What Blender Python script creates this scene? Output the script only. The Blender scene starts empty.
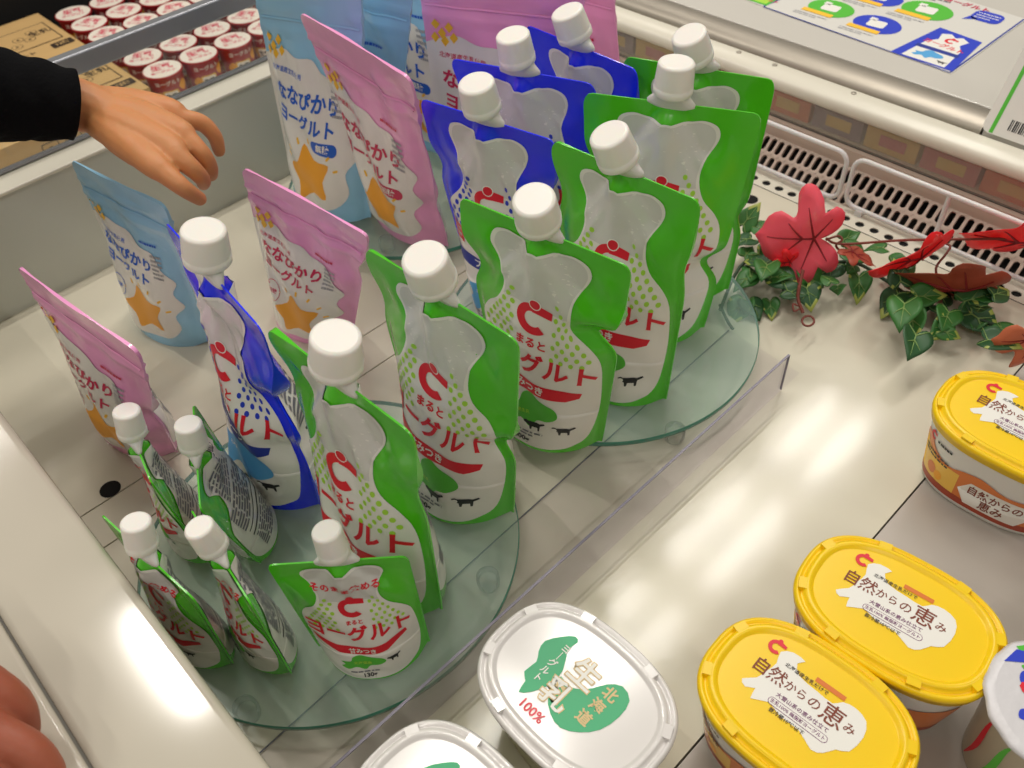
import bpy, bmesh, math, random
import numpy as np
from mathutils import Vector, Matrix, noise, geometry
random.seed(7)
COL = bpy.context.scene.collection
POSES={
 'gA':[[0.2391, 0.4146, 0.2486], [0.2446, 0.2726, 0.2486], [0.2534, 0.4186, 0.024], [0.2578, 0.308, 0.024]],
 'gB':[[0.1506, 0.3963, 0.2489], [0.156, 0.2631, 0.2489], [0.1592, 0.3956, 0.024], [0.1616, 0.2843, 0.024]],
 'gC':[[0.3197, 0.4116, 0.2479], [0.3409, 0.2685, 0.2479], [0.3431, 0.415, 0.024], [0.3606, 0.3059, 0.024]],
 'gD':[[0.4163, 0.4127, 0.2487], [0.4253, 0.2791, 0.2487], [0.4328, 0.408, 0.024], [0.4351, 0.2968, 0.024]],
 'gE':[[0.4838, 0.4429, 0.2489], [0.5479, 0.314, 0.2489], [0.4848, 0.4301, 0.024], [0.5319, 0.329, 0.024]],
 'gF':[[0.5511, 0.4586, 0.249], [0.5983, 0.3366, 0.249], [0.5631, 0.4532, 0.024], [0.592, 0.3452, 0.024]],
 'bA':[[0.3917, 0.541, 0.2476], [0.4176, 0.4097, 0.2476], [0.4239, 0.5366, 0.024], [0.4391, 0.4257, 0.024]],
 'bB':[[0.456, 0.5769, 0.2463], [0.5035, 0.4477, 0.2463], [0.5078, 0.5493, 0.024], [0.5399, 0.442, 0.024]],
 'bC':[[0.5437, 0.5703, 0.2476], [0.5423, 0.4345, 0.2476], [0.573, 0.5512, 0.024], [0.5656, 0.4394, 0.024]],
 'bL':[[0.1609, 0.5456, 0.249], [0.1455, 0.3952, 0.249], [0.164, 0.537, 0.024], [0.1539, 0.4267, 0.024]],
 'zBL':[[0.1697, 0.7627, 0.2043], [0.1916, 0.632, 0.2043], [0.1791, 0.8146, 0.0], [0.2001, 0.6964, 0.0]],
 'zPL':[[0.067, 0.6334, 0.2128], [0.0855, 0.478, 0.2128], [0.0861, 0.7073, 0.0], [0.1034, 0.5886, 0.0]],
 'zPM':[[0.2666, 0.6362, 0.2036], [0.2807, 0.4758, 0.2036], [0.2778, 0.6929, 0.0], [0.3039, 0.5934, 0.0]],
 'zPT':[[0.3805, 0.6835, 0.2843], [0.3672, 0.5124, 0.2843], [0.4611, 0.7459, 0.024], [0.4498, 0.6063, 0.024]],
 'zBT':[[0.382, 0.757, 0.2937], [0.4323, 0.658, 0.2937], [0.4133, 0.8512, 0.024], [0.4262, 0.7118, 0.024]],
 's5':[[0.0725, 0.328, 0.144], [0.1378, 0.2694, 0.144], [0.0806, 0.3267, 0.024], [0.1394, 0.272, 0.024]],
 's3':[[0.0173, 0.4416, 0.144], [0.0288, 0.3395, 0.144], [0.0201, 0.4372, 0.024], [0.0297, 0.3593, 0.024]],
 's1':[[0.0725, 0.5234, 0.1439], [0.0535, 0.4402, 0.1439], [0.0773, 0.5222, 0.024], [0.0612, 0.4444, 0.024]],
 's2':[[0.1107, 0.4844, 0.1436], [0.0651, 0.3954, 0.1436], [0.1222, 0.4848, 0.024], [0.0888, 0.4158, 0.024]],
 's4':[[0.0612, 0.4014, 0.144], [0.0512, 0.3116, 0.144], [0.0632, 0.4015, 0.024], [0.0548, 0.323, 0.024]],
}
CAPS={
 'gA':[0.2337, 0.3405, 0.2815],
 'gB':[0.1569, 0.3236, 0.2822],
 'gC':[0.3204, 0.3352, 0.28],
 'gD':[0.4093, 0.3509, 0.2803],
 'gE':[0.5172, 0.3772, 0.2829],
 'gF':[0.5631, 0.4017, 0.2807],
 'bA':[0.3983, 0.4746, 0.281],
 'bB':[0.4744, 0.5132, 0.2798],
 'bC':[0.5344, 0.5089, 0.2799],
 'bL':[0.1578, 0.4658, 0.2823],
 's1':[0.0686, 0.4823, 0.1744],
 's2':[0.0919, 0.4398, 0.1743],
 's3':[0.0292, 0.3924, 0.1743],
 's4':[0.0537, 0.3607, 0.1746],
 's5':[0.1067, 0.3018, 0.1748],
}

# ------------------------------------------------------------------ materials
def lin(c):
    return tuple(((v/255)/12.92 if v/255 <= .04045 else ((v/255+.055)/1.055)**2.4) for v in c)
def mat(name, rgb, rough=.5, metal=0., spec=.5, coat=0., bump=0., bscale=60., vary=0., vscale=20., sss=0., trans=0., emit=0.):
    m = bpy.data.materials.new(name); m.use_nodes = True
    nt = m.node_tree; b = nt.nodes['Principled BSDF']; L = nt.links.new
    c = (*lin(rgb), 1)
    b.inputs['Base Color'].default_value = c
    b.inputs['Roughness'].default_value = rough; b.inputs['Metallic'].default_value = metal
    b.inputs['Specular IOR Level'].default_value = spec
    b.inputs['Coat Weight'].default_value = coat; b.inputs['Coat Roughness'].default_value = .12
    if sss: b.inputs['Subsurface Weight'].default_value = sss; b.inputs['Subsurface Scale'].default_value = .006
    if emit: b.inputs['Emission Color'].default_value = c; b.inputs['Emission Strength'].default_value = emit
    tc = nt.nodes.new('ShaderNodeTexCoord')
    if vary or True:
        n = nt.nodes.new('ShaderNodeTexNoise'); n.inputs['Scale'].default_value = vscale; n.inputs['Detail'].default_value = 4
        L(tc.outputs['Object'], n.inputs['Vector'])
        mx = nt.nodes.new('ShaderNodeMix'); mx.data_type = 'RGBA'; v = max(vary, .02)
        mx.inputs['A'].default_value = (*[x*(1-v) for x in c[:3]], 1); mx.inputs['B'].default_value = (*[min(1, x*(1+v)) for x in c[:3]], 1)
        L(n.outputs['Fac'], mx.inputs['Factor']); L(mx.outputs['Result'], b.inputs['Base Color'])
    if bump:
        n2 = nt.nodes.new('ShaderNodeTexNoise'); n2.inputs['Scale'].default_value = bscale; n2.inputs['Detail'].default_value = 3
        L(tc.outputs['Object'], n2.inputs['Vector'])
        bp = nt.nodes.new('ShaderNodeBump'); bp.inputs['Strength'].default_value = bump; bp.inputs['Distance'].default_value = .002
        L(n2.outputs['Fac'], bp.inputs['Height']); L(bp.outputs['Normal'], b.inputs['Normal'])
    return m
def clear(name, tint, gloss=.12, rough=.05, haze=None, fk=.6):
    """thin clear plastic or glass: tinted see-through with a fresnel reflection"""
    m = bpy.data.materials.new(name); m.use_nodes = True; nt = m.node_tree; nt.nodes.clear(); L = nt.links.new
    o = nt.nodes.new('ShaderNodeOutputMaterial'); t = nt.nodes.new('ShaderNodeBsdfTransparent'); g = nt.nodes.new('ShaderNodeBsdfGlossy')
    t.inputs['Color'].default_value = (*tint, 1); g.inputs['Roughness'].default_value = rough
    lw = nt.nodes.new('ShaderNodeLayerWeight'); lw.inputs['Blend'].default_value = .25
    mp = nt.nodes.new('ShaderNodeMath'); mp.operation = 'MULTIPLY_ADD'; mp.inputs[1].default_value = fk; mp.inputs[2].default_value = gloss*.4
    L(lw.outputs['Fresnel'], mp.inputs[0])
    mx = nt.nodes.new('ShaderNodeMixShader'); L(mp.outputs[0], mx.inputs[0]); L(t.outputs[0], mx.inputs[1]); L(g.outputs[0], mx.inputs[2])
    out = mx
    if haze:
        d = nt.nodes.new('ShaderNodeBsdfDiffuse'); d.inputs['Color'].default_value = (*haze[:3], 1)
        m2 = nt.nodes.new('ShaderNodeMixShader'); m2.inputs[0].default_value = haze[3]
        L(mx.outputs[0], m2.inputs[1]); L(d.outputs[0], m2.inputs[2]); out = m2
    L(out.outputs[0], o.inputs[0]); return m

M = dict(
 green=mat('green film', (80,198,26), .26, coat=.5, bump=.25, bscale=70, vary=.08, vscale=12),
 green_dk=mat('green print', (84,190,54), .4),
 lime=mat('lime print', (172,222,66), .45),
 blue=mat('blue film', (12,40,255), .26, coat=.5, bump=.25, bscale=70, vary=.08, vscale=12),
 blue_pr=mat('blue print', (36,62,200), .4), navy=mat('navy print', (30,52,150), .4), sky=mat('sky blue print', (84,168,226), .4),
 panel=mat('white film', (236,233,227), .26, coat=.45, bump=.2, bscale=60, vary=.04),
 silver=mat('silvery white film', (214,212,208), .24, coat=.5, bump=.3, bscale=60, vary=.05),
 red=mat('red print', (224,22,46), .42), white=mat('white print', (238,236,230), .45),
 black=mat('black print', (28,28,32), .5), grey=mat('grey print', (112,112,122), .5), greyl=mat('pale grey print', (165,165,170), .5),
 yellow=mat('yellow print', (250,196,50), .45), orange=mat('orange print', (248,170,40), .45),
 pink=mat('pink film', (250,164,216), .25, coat=.5, bump=.35, bscale=45, vary=.08, vscale=10),
 babyblue=mat('light blue film', (150,206,240), .25, coat=.5, bump=.35, bscale=45, vary=.08, vscale=10),
 crimson=mat('crimson print', (206,30,84), .42), azure=mat('azure print', (24,96,206), .42),
 cap=mat('white cap plastic', (244,240,234), .35, sss=.15, bump=.05),
 spout=mat('milky spout plastic', (226,224,220), .3, sss=.1),
 enamel=mat('cream enamel', (196,189,174), .11, coat=.2, vary=.03, vscale=4),
 enamel2=mat('grey green enamel', (196,198,188), .3, vary=.03, vscale=4),
 shelf=mat('grey shelf panel', (182,174,166), .35, vary=.03),
 floorm=mat('cream floor panel', (214,208,190), .13, spec=.3, coat=.0, vary=.03, vscale=5, bump=.06, bscale=45),
 dark=mat('dark gap', (26,24,24), .7), hole=mat('black hole', (6,6,7), .9),
 steel=mat('brushed steel', (168,160,148), .42, metal=.6, vary=.05), alu=mat('grey aluminium rail', (150,152,158), .35, metal=.6),
 plate=mat('grey white shelf top', (206,202,194), .25, coat=.3), railw=mat('cream rail', (222,217,202), .3),
 grille=mat('grille plastic', (186,166,152), .5), frame=mat('milky white plastic', (214,212,212), .35, sss=.1),
 ytub=mat('yellow lid plastic', (250,208,8), .32, sss=.08, vary=.03), wlid=mat('white lid plastic', (226,222,220), .16, coat=.5),
 tub=mat('milky tub plastic', (226,224,220), .3, sss=.1), tubw=mat('pale tub plastic', (196,194,160), .3, sss=.1),
 mapgreen=mat('emerald print', (44,170,112), .4), gold=mat('gold print', (214,186,130), .4),
 lidred=mat('salmon red print', (232,74,84), .45), brown=mat('brown print', (126,52,28), .5), purple=mat('plum print', (120,60,110), .5),
 lab_or=mat('orange label', (222,120,40), .35, coat=.3), lab_ye=mat('golden label', (244,194,70), .35, coat=.3), lab_br=mat('red brown label', (168,62,30), .35),
 skin=mat('warm skin', (204,138,88), .5, sss=.25, bump=.15, bscale=220, vary=.08, vscale=40),
 skin2=mat('ruddy skin', (168,92,68), .5, sss=.25, bump=.15, bscale=220, vary=.1, vscale=40),
 cloth=mat('black cloth', (14,14,16), .95, spec=.1, bump=.4, bscale=300),
 card=mat('cardboard', (204,168,114), .8, spec=.2, vary=.08, vscale=30), cardpr=mat('dark brown print', (52,38,28), .7),
 cupred=mat('cup red', (176,20,34), .35, coat=.2), cuplid=mat('cup lid film', (255,244,230), .35, coat=.2), cupart=mat('cup pink print', (226,78,104), .45),
 foil=mat('white foil', (214,212,216), .45, metal=.1, bump=.4, bscale=90), cupbody=mat('cream cup body', (214,204,178), .35),
 ivy=mat('ivy green', (50,108,42), .5, coat=.05, vary=.35, vscale=45, bump=.2), ivy2=mat('dark ivy green', (34,80,40), .5, coat=.05, vary=.35, vscale=45),
 ivyy=mat('yellow ivy edge', (160,170,80), .4, vary=.2), redleaf=mat('bright red leaf', (255,36,50), .5, vary=.1, bump=.2, sss=.4),
 pinkleaf=mat('pinkish red leaf', (250,84,104), .5, vary=.1, bump=.2, sss=.3), rust=mat('rust leaf', (158,66,44), .55, vary=.15), orleaf=mat('orange leaf', (206,110,74), .55, vary=.15),
 vein=mat('leaf vein', (140,26,34), .6), veing=mat('pale vein', (130,160,90), .5), vine=mat('brown vine', (120,52,40), .6), vineg=mat('dark green vine', (34,60,34), .6),
 glass=clear('green tinted glass', (.905,.98,.955), .1, haze=(.50,.72,.64,.24)), glassrim=mat('green glass edge', (58,128,108), .15, coat=.6),  # haze: diffuse teal standing in for bright reflections on the discs
 acryl=clear('clear acrylic', (.95,.94,.965), .02, fk=.25), acrylrim=mat('acrylic edge', (128,122,140), .2, coat=.5), pane=clear('window glass', (.94,.95,.95), .1),
 foot=clear('clear rubber foot', (.975,.99,.985), .35, .03), plast=clear('frosted clear panel', (.92,.90,.88), .1, .35, haze=(.62,.57,.5,.15)),
 pk1=mat('orange pack', (228,128,80), .4), pk2=mat('pink pack', (214,120,128), .4), pk3=mat('yellow pack', (232,200,110), .4), pk4=mat('mauve pack', (150,130,150), .4),  # colours of the blocks that imitate reflections in the wall
 paper=mat('laminated paper', (232,230,224), .12, coat=.8),
)
# ------------------------------------------------------------------ objects
def link(name, me, parent=None):
    o = bpy.data.objects.new(name, me); COL.objects.link(o)
    if parent is not None: o.parent = parent
    return o
def thing(name, label, cat, loc=(0,0,0), group=None):
    o = bpy.data.objects.new(name, None); COL.objects.link(o); o.location = loc; o.empty_display_size = .02
    o['label'] = label; o['category'] = cat
    if group: o['group'] = group
    return o
def tag(o, label, cat, group=None):
    o['label'] = label; o['category'] = cat
    if group: o['group'] = group
    return o
def struct(o):
    o['kind'] = 'structure'; return o
class MB:
    """collects shapes of several materials into ONE mesh"""
    def __init__(s): s.V = []; s.F = []; s.Mi = []; s.S = []; s.mats = []; s.n = 0
    def mi(s, m):
        if m not in s.mats: s.mats.append(m)
        return s.mats.index(m)
    def add(s, V, F, m, smooth=True):
        V = [tuple(map(float, v)) for v in V]; i = s.mi(m)
        for f in F: s.F.append([k+s.n for k in f]); s.Mi.append(i if not isinstance(m, list) else 0); s.S.append(smooth)
        s.V += V; s.n += len(V)
    def add_multi(s, V, F, mlist, smooth=True):
        for f, m in zip(F, mlist): s.F.append([k+s.n for k in f]); s.Mi.append(s.mi(m)); s.S.append(smooth)
        s.V += [tuple(map(float, v)) for v in V]; s.n += len(V)
    def build(s, name, parent=None, origin=None, bevel=0.):
        me = bpy.data.meshes.new(name)
        ox = Vector(origin) if origin is not None else (parent.matrix_basis.translation if parent is not None and parent.parent is None else Vector((0,0,0)))
        if parent is not None and parent.parent is not None and origin is None:
            ox = parent.parent.matrix_basis.translation
        me.from_pydata([(v[0]-ox[0], v[1]-ox[1], v[2]-ox[2]) for v in s.V], [], s.F)
        for m in s.mats: me.materials.append(M[m] if isinstance(m, str) else m)
        me.polygons.foreach_set('material_index', s.Mi); me.polygons.foreach_set('use_smooth', s.S); me.update()
        o = link(name, me, parent)
        if parent is None and origin is not None: o.location = ox
        if bevel:
            b = o.modifiers.new('bevel', 'BEVEL'); b.width = bevel; b.segments = 3; b.limit_method = 'ANGLE'; b.angle_limit = .7; b.harden_normals = True
            for p in me.polygons: p.use_smooth = True
        return o
    def box(s, lo, hi, m, rot=None, c=None):
        x0,y0,z0 = lo; x1,y1,z1 = hi
        V = [(x0,y0,z0),(x1,y0,z0),(x1,y1,z0),(x0,y1,z0),(x0,y0,z1),(x1,y0,z1),(x1,y1,z1),(x0,y1,z1)]
        if rot is not None:
            c = Vector(c if c is not None else [(a+b)/2 for a,b in zip(lo,hi)]); V = [tuple(c+rot@(Vector(v)-c)) for v in V]
        s.add(V, [(3,2,1,0),(4,5,6,7),(0,1,5,4),(1,2,6,5),(2,3,7,6),(3,0,4,7)], m, False)
    def rings(s, R, m, cap0=True, cap1=True, smooth=True):
        """bridge a list of closed rings"""
        n = len(R[0]); V = [p for r in R for p in r]; F = []
        for i in range(len(R)-1):
            for j in range(n):
                k = (j+1) % n; F.append((i*n+j, i*n+k, (i+1)*n+k, (i+1)*n+j))
        s.add(V, F, m, smooth)
        if cap0: s.add(R[0], [tuple(range(n))[::-1]], m, False)
        if cap1: s.add(R[-1], [tuple(range(n))], m, False)
    def lathe(s, base, axis, prof, m, n=32, ell=1., side=None, ribs=0., cap0=True, cap1=True, smooth=True):
        a = Vector(axis).normalized(); sd = Vector(side) if side is not None else (Vector((1,0,0)) if abs(a.x) < .8 else Vector((0,1,0)))
        u = (sd - a*sd.dot(a)).normalized(); v = a.cross(u); B = Vector(base); R = []
        for r, h, *e in prof:
            el = e[0] if e else ell; rr = e[1] if len(e) > 1 else ribs; ring = []
            for j in range(n):
                t = 2*math.pi*j/n; q = r*(1 - (rr if j % 2 else 0)); ring.append(B+u*(q*el*math.cos(t))+v*(q*math.sin(t))+a*h)
            R.append(ring)
        s.rings(R, m, cap0, cap1, smooth)
    def tube(s, pts, r, m, n=8, cap=True):
        pts = [Vector(p) for p in pts]; R = []; rs = r if isinstance(r, (list, tuple)) else [r]*len(pts)
        up = None
        for i, p in enumerate(pts):
            t = (pts[min(i+1, len(pts)-1)]-pts[max(i-1, 0)]).normalized()
            if up is None: up = t.orthogonal().normalized()
            up = (up - t*up.dot(t)).normalized(); w = t.cross(up)
            R.append([p+up*(rs[i]*math.cos(2*math.pi*j/n))+w*(rs[i]*math.sin(2*math.pi*j/n)) for j in range(n)])
        s.rings(R, m, cap, cap)
def spline(P, k=6, closed=False):
    P = [Vector(p) for p in P]; out = []; n = len(P)
    for i in range(n if closed else n-1):
        g = (lambda j: P[j % n]) if closed else (lambda j: P[max(0, min(n-1, j))])
        a, b, c, d = g(i-1), g(i), g(i+1), g(i+2)
        for q in range(k):
            t = q/k; out.append(.5*((2*b)+(c-a)*t+(2*a-5*b+4*c-d)*t*t+(3*b-a-3*c+d)*t**3))
    if not closed: out.append(P[-1])
    return out
# ------------------------------------------------------------------ flat artwork, later wrapped onto surfaces
_tc = {}
def text_mesh(body, bold):
    k = (body, bold)
    if k not in _tc:
        c = bpy.data.curves.new('t', 'FONT'); c.body = body; c.offset = bold; c.resolution_u = 2; c.align_x = 'CENTER'; c.align_y = 'CENTER'
        o = bpy.data.objects.new('t', c); COL.objects.link(o); bpy.context.view_layer.update()
        e = o.evaluated_get(bpy.context.evaluated_depsgraph_get()); me = e.to_mesh()
        V = [(v.co.x, v.co.y) for v in me.vertices]; F = [tuple(p.vertices) for p in me.polygons]; e.to_mesh_clear()
        bpy.data.objects.remove(o); bpy.data.curves.remove(c); _tc[k] = (V, F)
    return _tc[k]
class Art:
    def __init__(s): s.bm = bmesh.new(); s.mats = []
    def mi(s, m):
        if m not in s.mats: s.mats.append(m)
        return s.mats.index(m)
    def faces(s, V, F, m, layer):
        vs = [s.bm.verts.new((x, y, layer)) for x, y in V]; i = s.mi(m)
        for f in F:
            try: fc = s.bm.faces.new([vs[k] for k in f]); fc.material_index = i
            except ValueError: pass
    def poly(s, P, m, layer=1):
        P = [(p[0], p[1]) for p in P]
        T = geometry.tessellate_polygon([[Vector((x, y, 0)) for x, y in P]])
        F = []
        for a, b, c in T:
            ar = (P[b][0]-P[a][0])*(P[c][1]-P[a][1])-(P[c][0]-P[a][0])*(P[b][1]-P[a][1])
            if abs(ar) < 1e-9: continue
            F.append((a, b, c) if ar > 0 else (a, c, b))
        s.faces(P, F, m, layer)
    def blob(s, P, m, layer=1, k=4): s.poly(spline([(x, y, 0) for x, y in P], k, True), m, layer)
    def circ(s, x, y, r, m, layer=2, n=12, ry=None):
        ry = ry or r; s.faces([(x+r*math.cos(2*math.pi*i/n), y+ry*math.sin(2*math.pi*i/n)) for i in range(n)], [tuple(range(n))], m, layer)
    def rect(s, x0, y0, x1, y1, m, layer=2): s.faces([(x0,y0),(x1,y0),(x1,y1),(x0,y1)], [(0,1,2,3)], m, layer)
    def rrect(s, cx, cy, w, h, r, m, layer=2, rot=0., n=5):
        P = []
        for qx, qy, a0 in ((1,1,0),(-1,1,90),(-1,-1,180),(1,-1,270)):
            for i in range(n+1):
                a = math.radians(a0+90*i/n); P.append((qx*(w/2-r)+r*math.cos(a), qy*(h/2-r)+r*math.sin(a)))
        c_, s_ = math.cos(rot), math.sin(rot)
        s.faces([(cx+x*c_-y*s_, cy+x*s_+y*c_) for x, y in P], [tuple(range(len(P)))], m, layer)
    def text(s, body, x, y, h, m, layer=3, bold=.02, rot=0., sx=1., arc=0.):
        V, F = text_mesh(body, bold); c_, s_ = math.cos(rot), math.sin(rot)
        W = []
        for a, b in V:
            a *= h*sx; b = b*h + arc*a*a; W.append((x+a*c_-b*s_, y+a*s_+b*c_))
        s.faces(W, F, m, layer)
    def logo(s, x, y, r, m='red', layer=3, ring=True):
        P = []
        for i in range(25): a = math.radians(88+232*i/24); P.append((x+r*math.cos(a), y+r*math.sin(a)))
        for i in range(25): a = math.radians(320-232*i/24); P.append((x+r*.50*math.cos(a), y+r*.50*math.sin(a)))
        s.poly(P, m, layer)
        s.poly([(x-.05*r, y+.46*r), (x-.05*r, y+1.02*r), (x+.45*r, y+1.0*r), (x+1.12*r, y+.86*r), (x+1.12*r, y+.4*r), (x+.4*r, y+.46*r)], m, layer+.1)
        if ring: s.circ(x+.1*r, y+1.02*r, .36*r, 'white', layer+.2, 16)
        s.circ(x+.1*r, y+1.02*r, .3*r, m, layer+.4, 16)
    def lines(s, x0, x1, y0, y1, n, m, layer=3, seed=1, h=.45, gap=.25):
        r = random.Random(seed); st = (y1-y0)/n
        for i in range(n):
            y = y0+st*(i+.5); x = x0; e = x1 - (x1-x0)*(r.random()*.35 if r.random() < .4 else 0)
            while x < e:
                w = min(e-x, (x1-x0)*(.05+.14*r.random())); s.rect(x, y-st*h/2, x+w, y+st*h/2, m, layer); x += w+(x1-x0)*.02*(1+gap*4*r.random())
    def cut(s, xs, ys):
        for x in xs:
            g = s.bm.verts[:]+s.bm.edges[:]+s.bm.faces[:]; bmesh.ops.bisect_plane(s.bm, geom=g, plane_co=(x,0,0), plane_no=(1,0,0))
        for y in ys:
            g = s.bm.verts[:]+s.bm.edges[:]+s.bm.faces[:]; bmesh.ops.bisect_plane(s.bm, geom=g, plane_co=(0,y,0), plane_no=(0,1,0))
        return s
    def get(s):
        if not hasattr(s, '_g'):
            s.bm.verts.index_update()
            V = np.array([v.co[:] for v in s.bm.verts]).reshape(-1, 3)
            s._g = (V, [[v.index for v in f.verts] for f in s.bm.faces], [s.mats[f.material_index] for f in s.bm.faces])
        return s._g
def sst(a, b, x):
    t = np.clip((x-a)/(b-a), 0, 1); return t*t*(3-2*t)
# ------------------------------------------------------------------ pouches
class Film:
    """front or back film of a stand-up pouch between four corner points"""
    def __init__(s, C, D, kind='spout', kinks=(), seed=0, neck=.008, wr=1., curl=0.):
        s.C = [np.array(c, float) for c in C]; s.D = D; s.kind = kind; s.kinks = kinks; s.neck = neck; s.wr = wr; s.curl = curl
        TL, TR, BL, BR = s.C; r = (TR-TL)+(BR-BL); u = (TL+TR)-(BL+BR); n = np.cross(r, u); s.n = n/np.linalg.norm(n); s.r = r/np.linalg.norm(r)
        s.W = np.linalg.norm(TR-TL); s.H = np.linalg.norm(u)/2; rg = random.Random(seed)
        s.waves = [(rg.uniform(2,7), rg.uniform(3,9), rg.uniform(0,6.3), rg.uniform(.3,1)) for _ in range(7)]
    def P(s, S, T, side, lift=0.):
        TL, TR, BL, BR = s.C; S = np.asarray(S, float); T = np.asarray(T, float)
        ax = (np.abs(S)-.9)/.1; tz = (T-.945)/.055
        m = (ax > 0) & (tz > 0); ln = np.maximum(ax, tz); rd = np.sqrt(ax**2+tz**2)+1e-9; sc = np.where(m, ln/rd, 1)
        S = np.where(m, np.sign(S)*(.9+.1*ax*sc), S); T = np.where(m, .945+.055*tz*sc, T)
        a = ((S+1)/2)[:, None]; t = T[:, None]
        P = (1-t)*((1-a)*BL+a*BR)+t*((1-a)*TL+a*TR)
        w = np.clip(1-(np.abs(S)/.93)**2.4, 0, 1)**.85
        if s.kind == 'spout':
            g = np.clip(1-(T/.93)**1.25, 0, 1)
        else:
            g = np.clip(1-(T/.84)**1.5, 0, 1)
        b = s.D*w*g*(1 if side == 1 else .8)
        if s.kind == 'spout':
            b = b + s.neck*np.exp(-(S/.13)**2)*sst(.68, .88, T)*(1-.75*sst(.93, 1., T))
            for q in (1.5, 2.6): b = b + .0022*s.H/.22*np.exp(-((np.abs(S)-q*(.97-T))/.07)**2)*sst(.55, .8, T)*(1-sst(.93, .97, T))*np.clip(w, 0, 1)
            b = b - .004*s.H/.22*np.exp(-((np.abs(S)-.45)/.16)**2-((T-.86)/.05)**2)
        else:
            for z in (.80, .825, .895): b = b + .0018*np.exp(-((T-z)/.0075)**2)
            b = b + .0018*np.sin(S*3.1+s.waves[0][2])*sst(.8, 1, T)*side
        wv = 0
        for fx, fy, ph, am in s.waves: wv = wv + am*np.sin(fx*S*1.7+fy*T*2.3+ph+1.3*np.sin(fy*T+ph))
        b = b + s.wr*.00075*s.H/.22*wv*np.clip(w*3, 0, 1)*np.clip((.96-T)*12, 0, 1)*sst(0, .08, T)
        sh = np.zeros_like(S)
        for ks, kt, am, wd in s.kinks:
            f = np.exp(-((T-kt)/wd)**2)*sst(.25, 1., S*ks); sh = sh - ks*am*f; b = b - .35*am*f*w
            f2 = np.exp(-((T-kt-wd*1.7)/wd)**2)*sst(.3, 1., S*ks); b = b + .35*am*f2
        b = np.maximum(b, .0004)
        mid = s.curl*sst(.45, 1., T)
        P = P + s.r*sh[:, None]
        base = P[:, 2].copy()
        P = P + s.n*(side*(b+lift+(.0002))+mid)[:, None]
        P[:, 2] = base*(1-sst(0, .25, T)) + P[:, 2]*sst(0, .25, T)
        P[:, 2] += .004*np.clip((np.abs(S)-.8)/.2, 0, 1)*(1-sst(0, .1, T))
        return P
def film_mesh(F, basem, front, back, frontW, H, backm=None):
    mb = MB(); NU, NV = 36, 56
    u = np.linspace(-1, 1, NU+1); v = np.linspace(0, 1, NV+1)
    S, T = np.meshgrid(u, v); S = S.ravel(); T = T.ravel(); edge = []
    for side in (1, -1):
        P = F.P(S, T, side); fs = []
        for j in range(NV):
            for i in range(NU):
                q = (j*(NU+1)+i, j*(NU+1)+i+1, (j+1)*(NU+1)+i+1, (j+1)*(NU+1)+i); fs.append(q if side == 1 else q[::-1])
        mb.add(P, fs, basem if side == 1 else (backm or basem)); edge.append(P[:NU+1])
        # close the sealed edges with the matching rim
        if side == 1: rimA = [P[j*(NU+1)] for j in range(NV+1)], [P[j*(NU+1)+NU] for j in range(NV+1)], [P[NV*(NU+1)+i] for i in range(NU+1)]
        else: rimB = [P[j*(NU+1)] for j in range(NV+1)], [P[j*(NU+1)+NU] for j in range(NV+1)], [P[NV*(NU+1)+i] for i in range(NU+1)]
    for A, B in zip(rimA, rimB):
        n = len(A); mb.add(list(A)+list(B), [(i, i+1, n+i+1, n+i) for i in range(n-1)], basem)
    # folded bottom gusset
    R = 6; V = []
    for r in range(R+1):
        q = r/R; P = edge[0]*(1-q)+edge[1]*q; d = np.clip(1-np.abs(u)**2, 0, 1); P = P.copy(); P[:, 2] += .016*math.sin(math.pi*q)*d*F.H/.22; V += list(P)
    fs = [(r*(NU+1)+i, (r+1)*(NU+1)+i, (r+1)*(NU+1)+i+1, r*(NU+1)+i+1) for r in range(R) for i in range(NU)]
    mb.add(V, fs, basem)
    for art, side in ((front, 1), (back, -1)):
        if art is None: continue
        V, fc, ms = art.get(); s_ = V[:, 0]/(frontW/2)*(1 if side == 1 else -1); P = F.P(s_, V[:, 1]/H, side, .00042+V[:, 2]*.00022)
        mb.add_multi(P, fc if side == 1 else [f for f in fc], ms)
    return mb
GX = lambda W: list(np.linspace(-W/2, W/2, 37))[1:-1]
GY = lambda H: list(np.linspace(0, H, 57))[1:-1]
HP = [(.022,.0),(.022,.45),(.045,.72),(.10,.85),(.25,.90),(.42,.89),(.53,.85),(.6,.74),(.66,.56),(.73,.47),(.80,.485),(.86,.57),(.90,.60),(.935,.55),(.95,.40),(.94,.2),(.925,.0)]
def panel_poly(W, H, t0=0., t1=1., k=1.):
    R = [(s*W/2*k, t*H) for t, s in HP]; Lf = [(-x, y) for x, y in R[::-1]]
    P = spline([(x, y, 0) for x, y in R[1:-1]+Lf[1:-1]], 4, True); return [(p.x, p.y) for p in P]
def dots(a, W, H, m, r, t0, t1, w=1.):
    row = 0; y = t0*H
    while y < t1*H:
        for sg in (-1, 1):
            for c in range(4):
                x = sg*W/2*(.30+.125*c+(.06 if row % 2 else 0)); t = y/H
                lim = np.interp(t, [h[0] for h in HP][3:12], [h[1] for h in HP][3:12])
                if abs(x)+r < lim*W/2-.001: a.circ(x, y, r*(1 if sg < 0 else .8), m, 2, 9, r*1.05)
        row += 1; y += r*2.75
COW = [(-.5,.0),(-.95,.25),(-1,.45),(-.75,.55),(-.55,.45),(.3,.5),(.55,.42),(.95,.62),(1.05,.45),(.85,.3),(.62,.15),(.6,-.5),(.45,-.5),(.4,-.12),(-.1,-.12),(-.15,-.5),(-.3,-.5),(-.38,-.08)]
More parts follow.
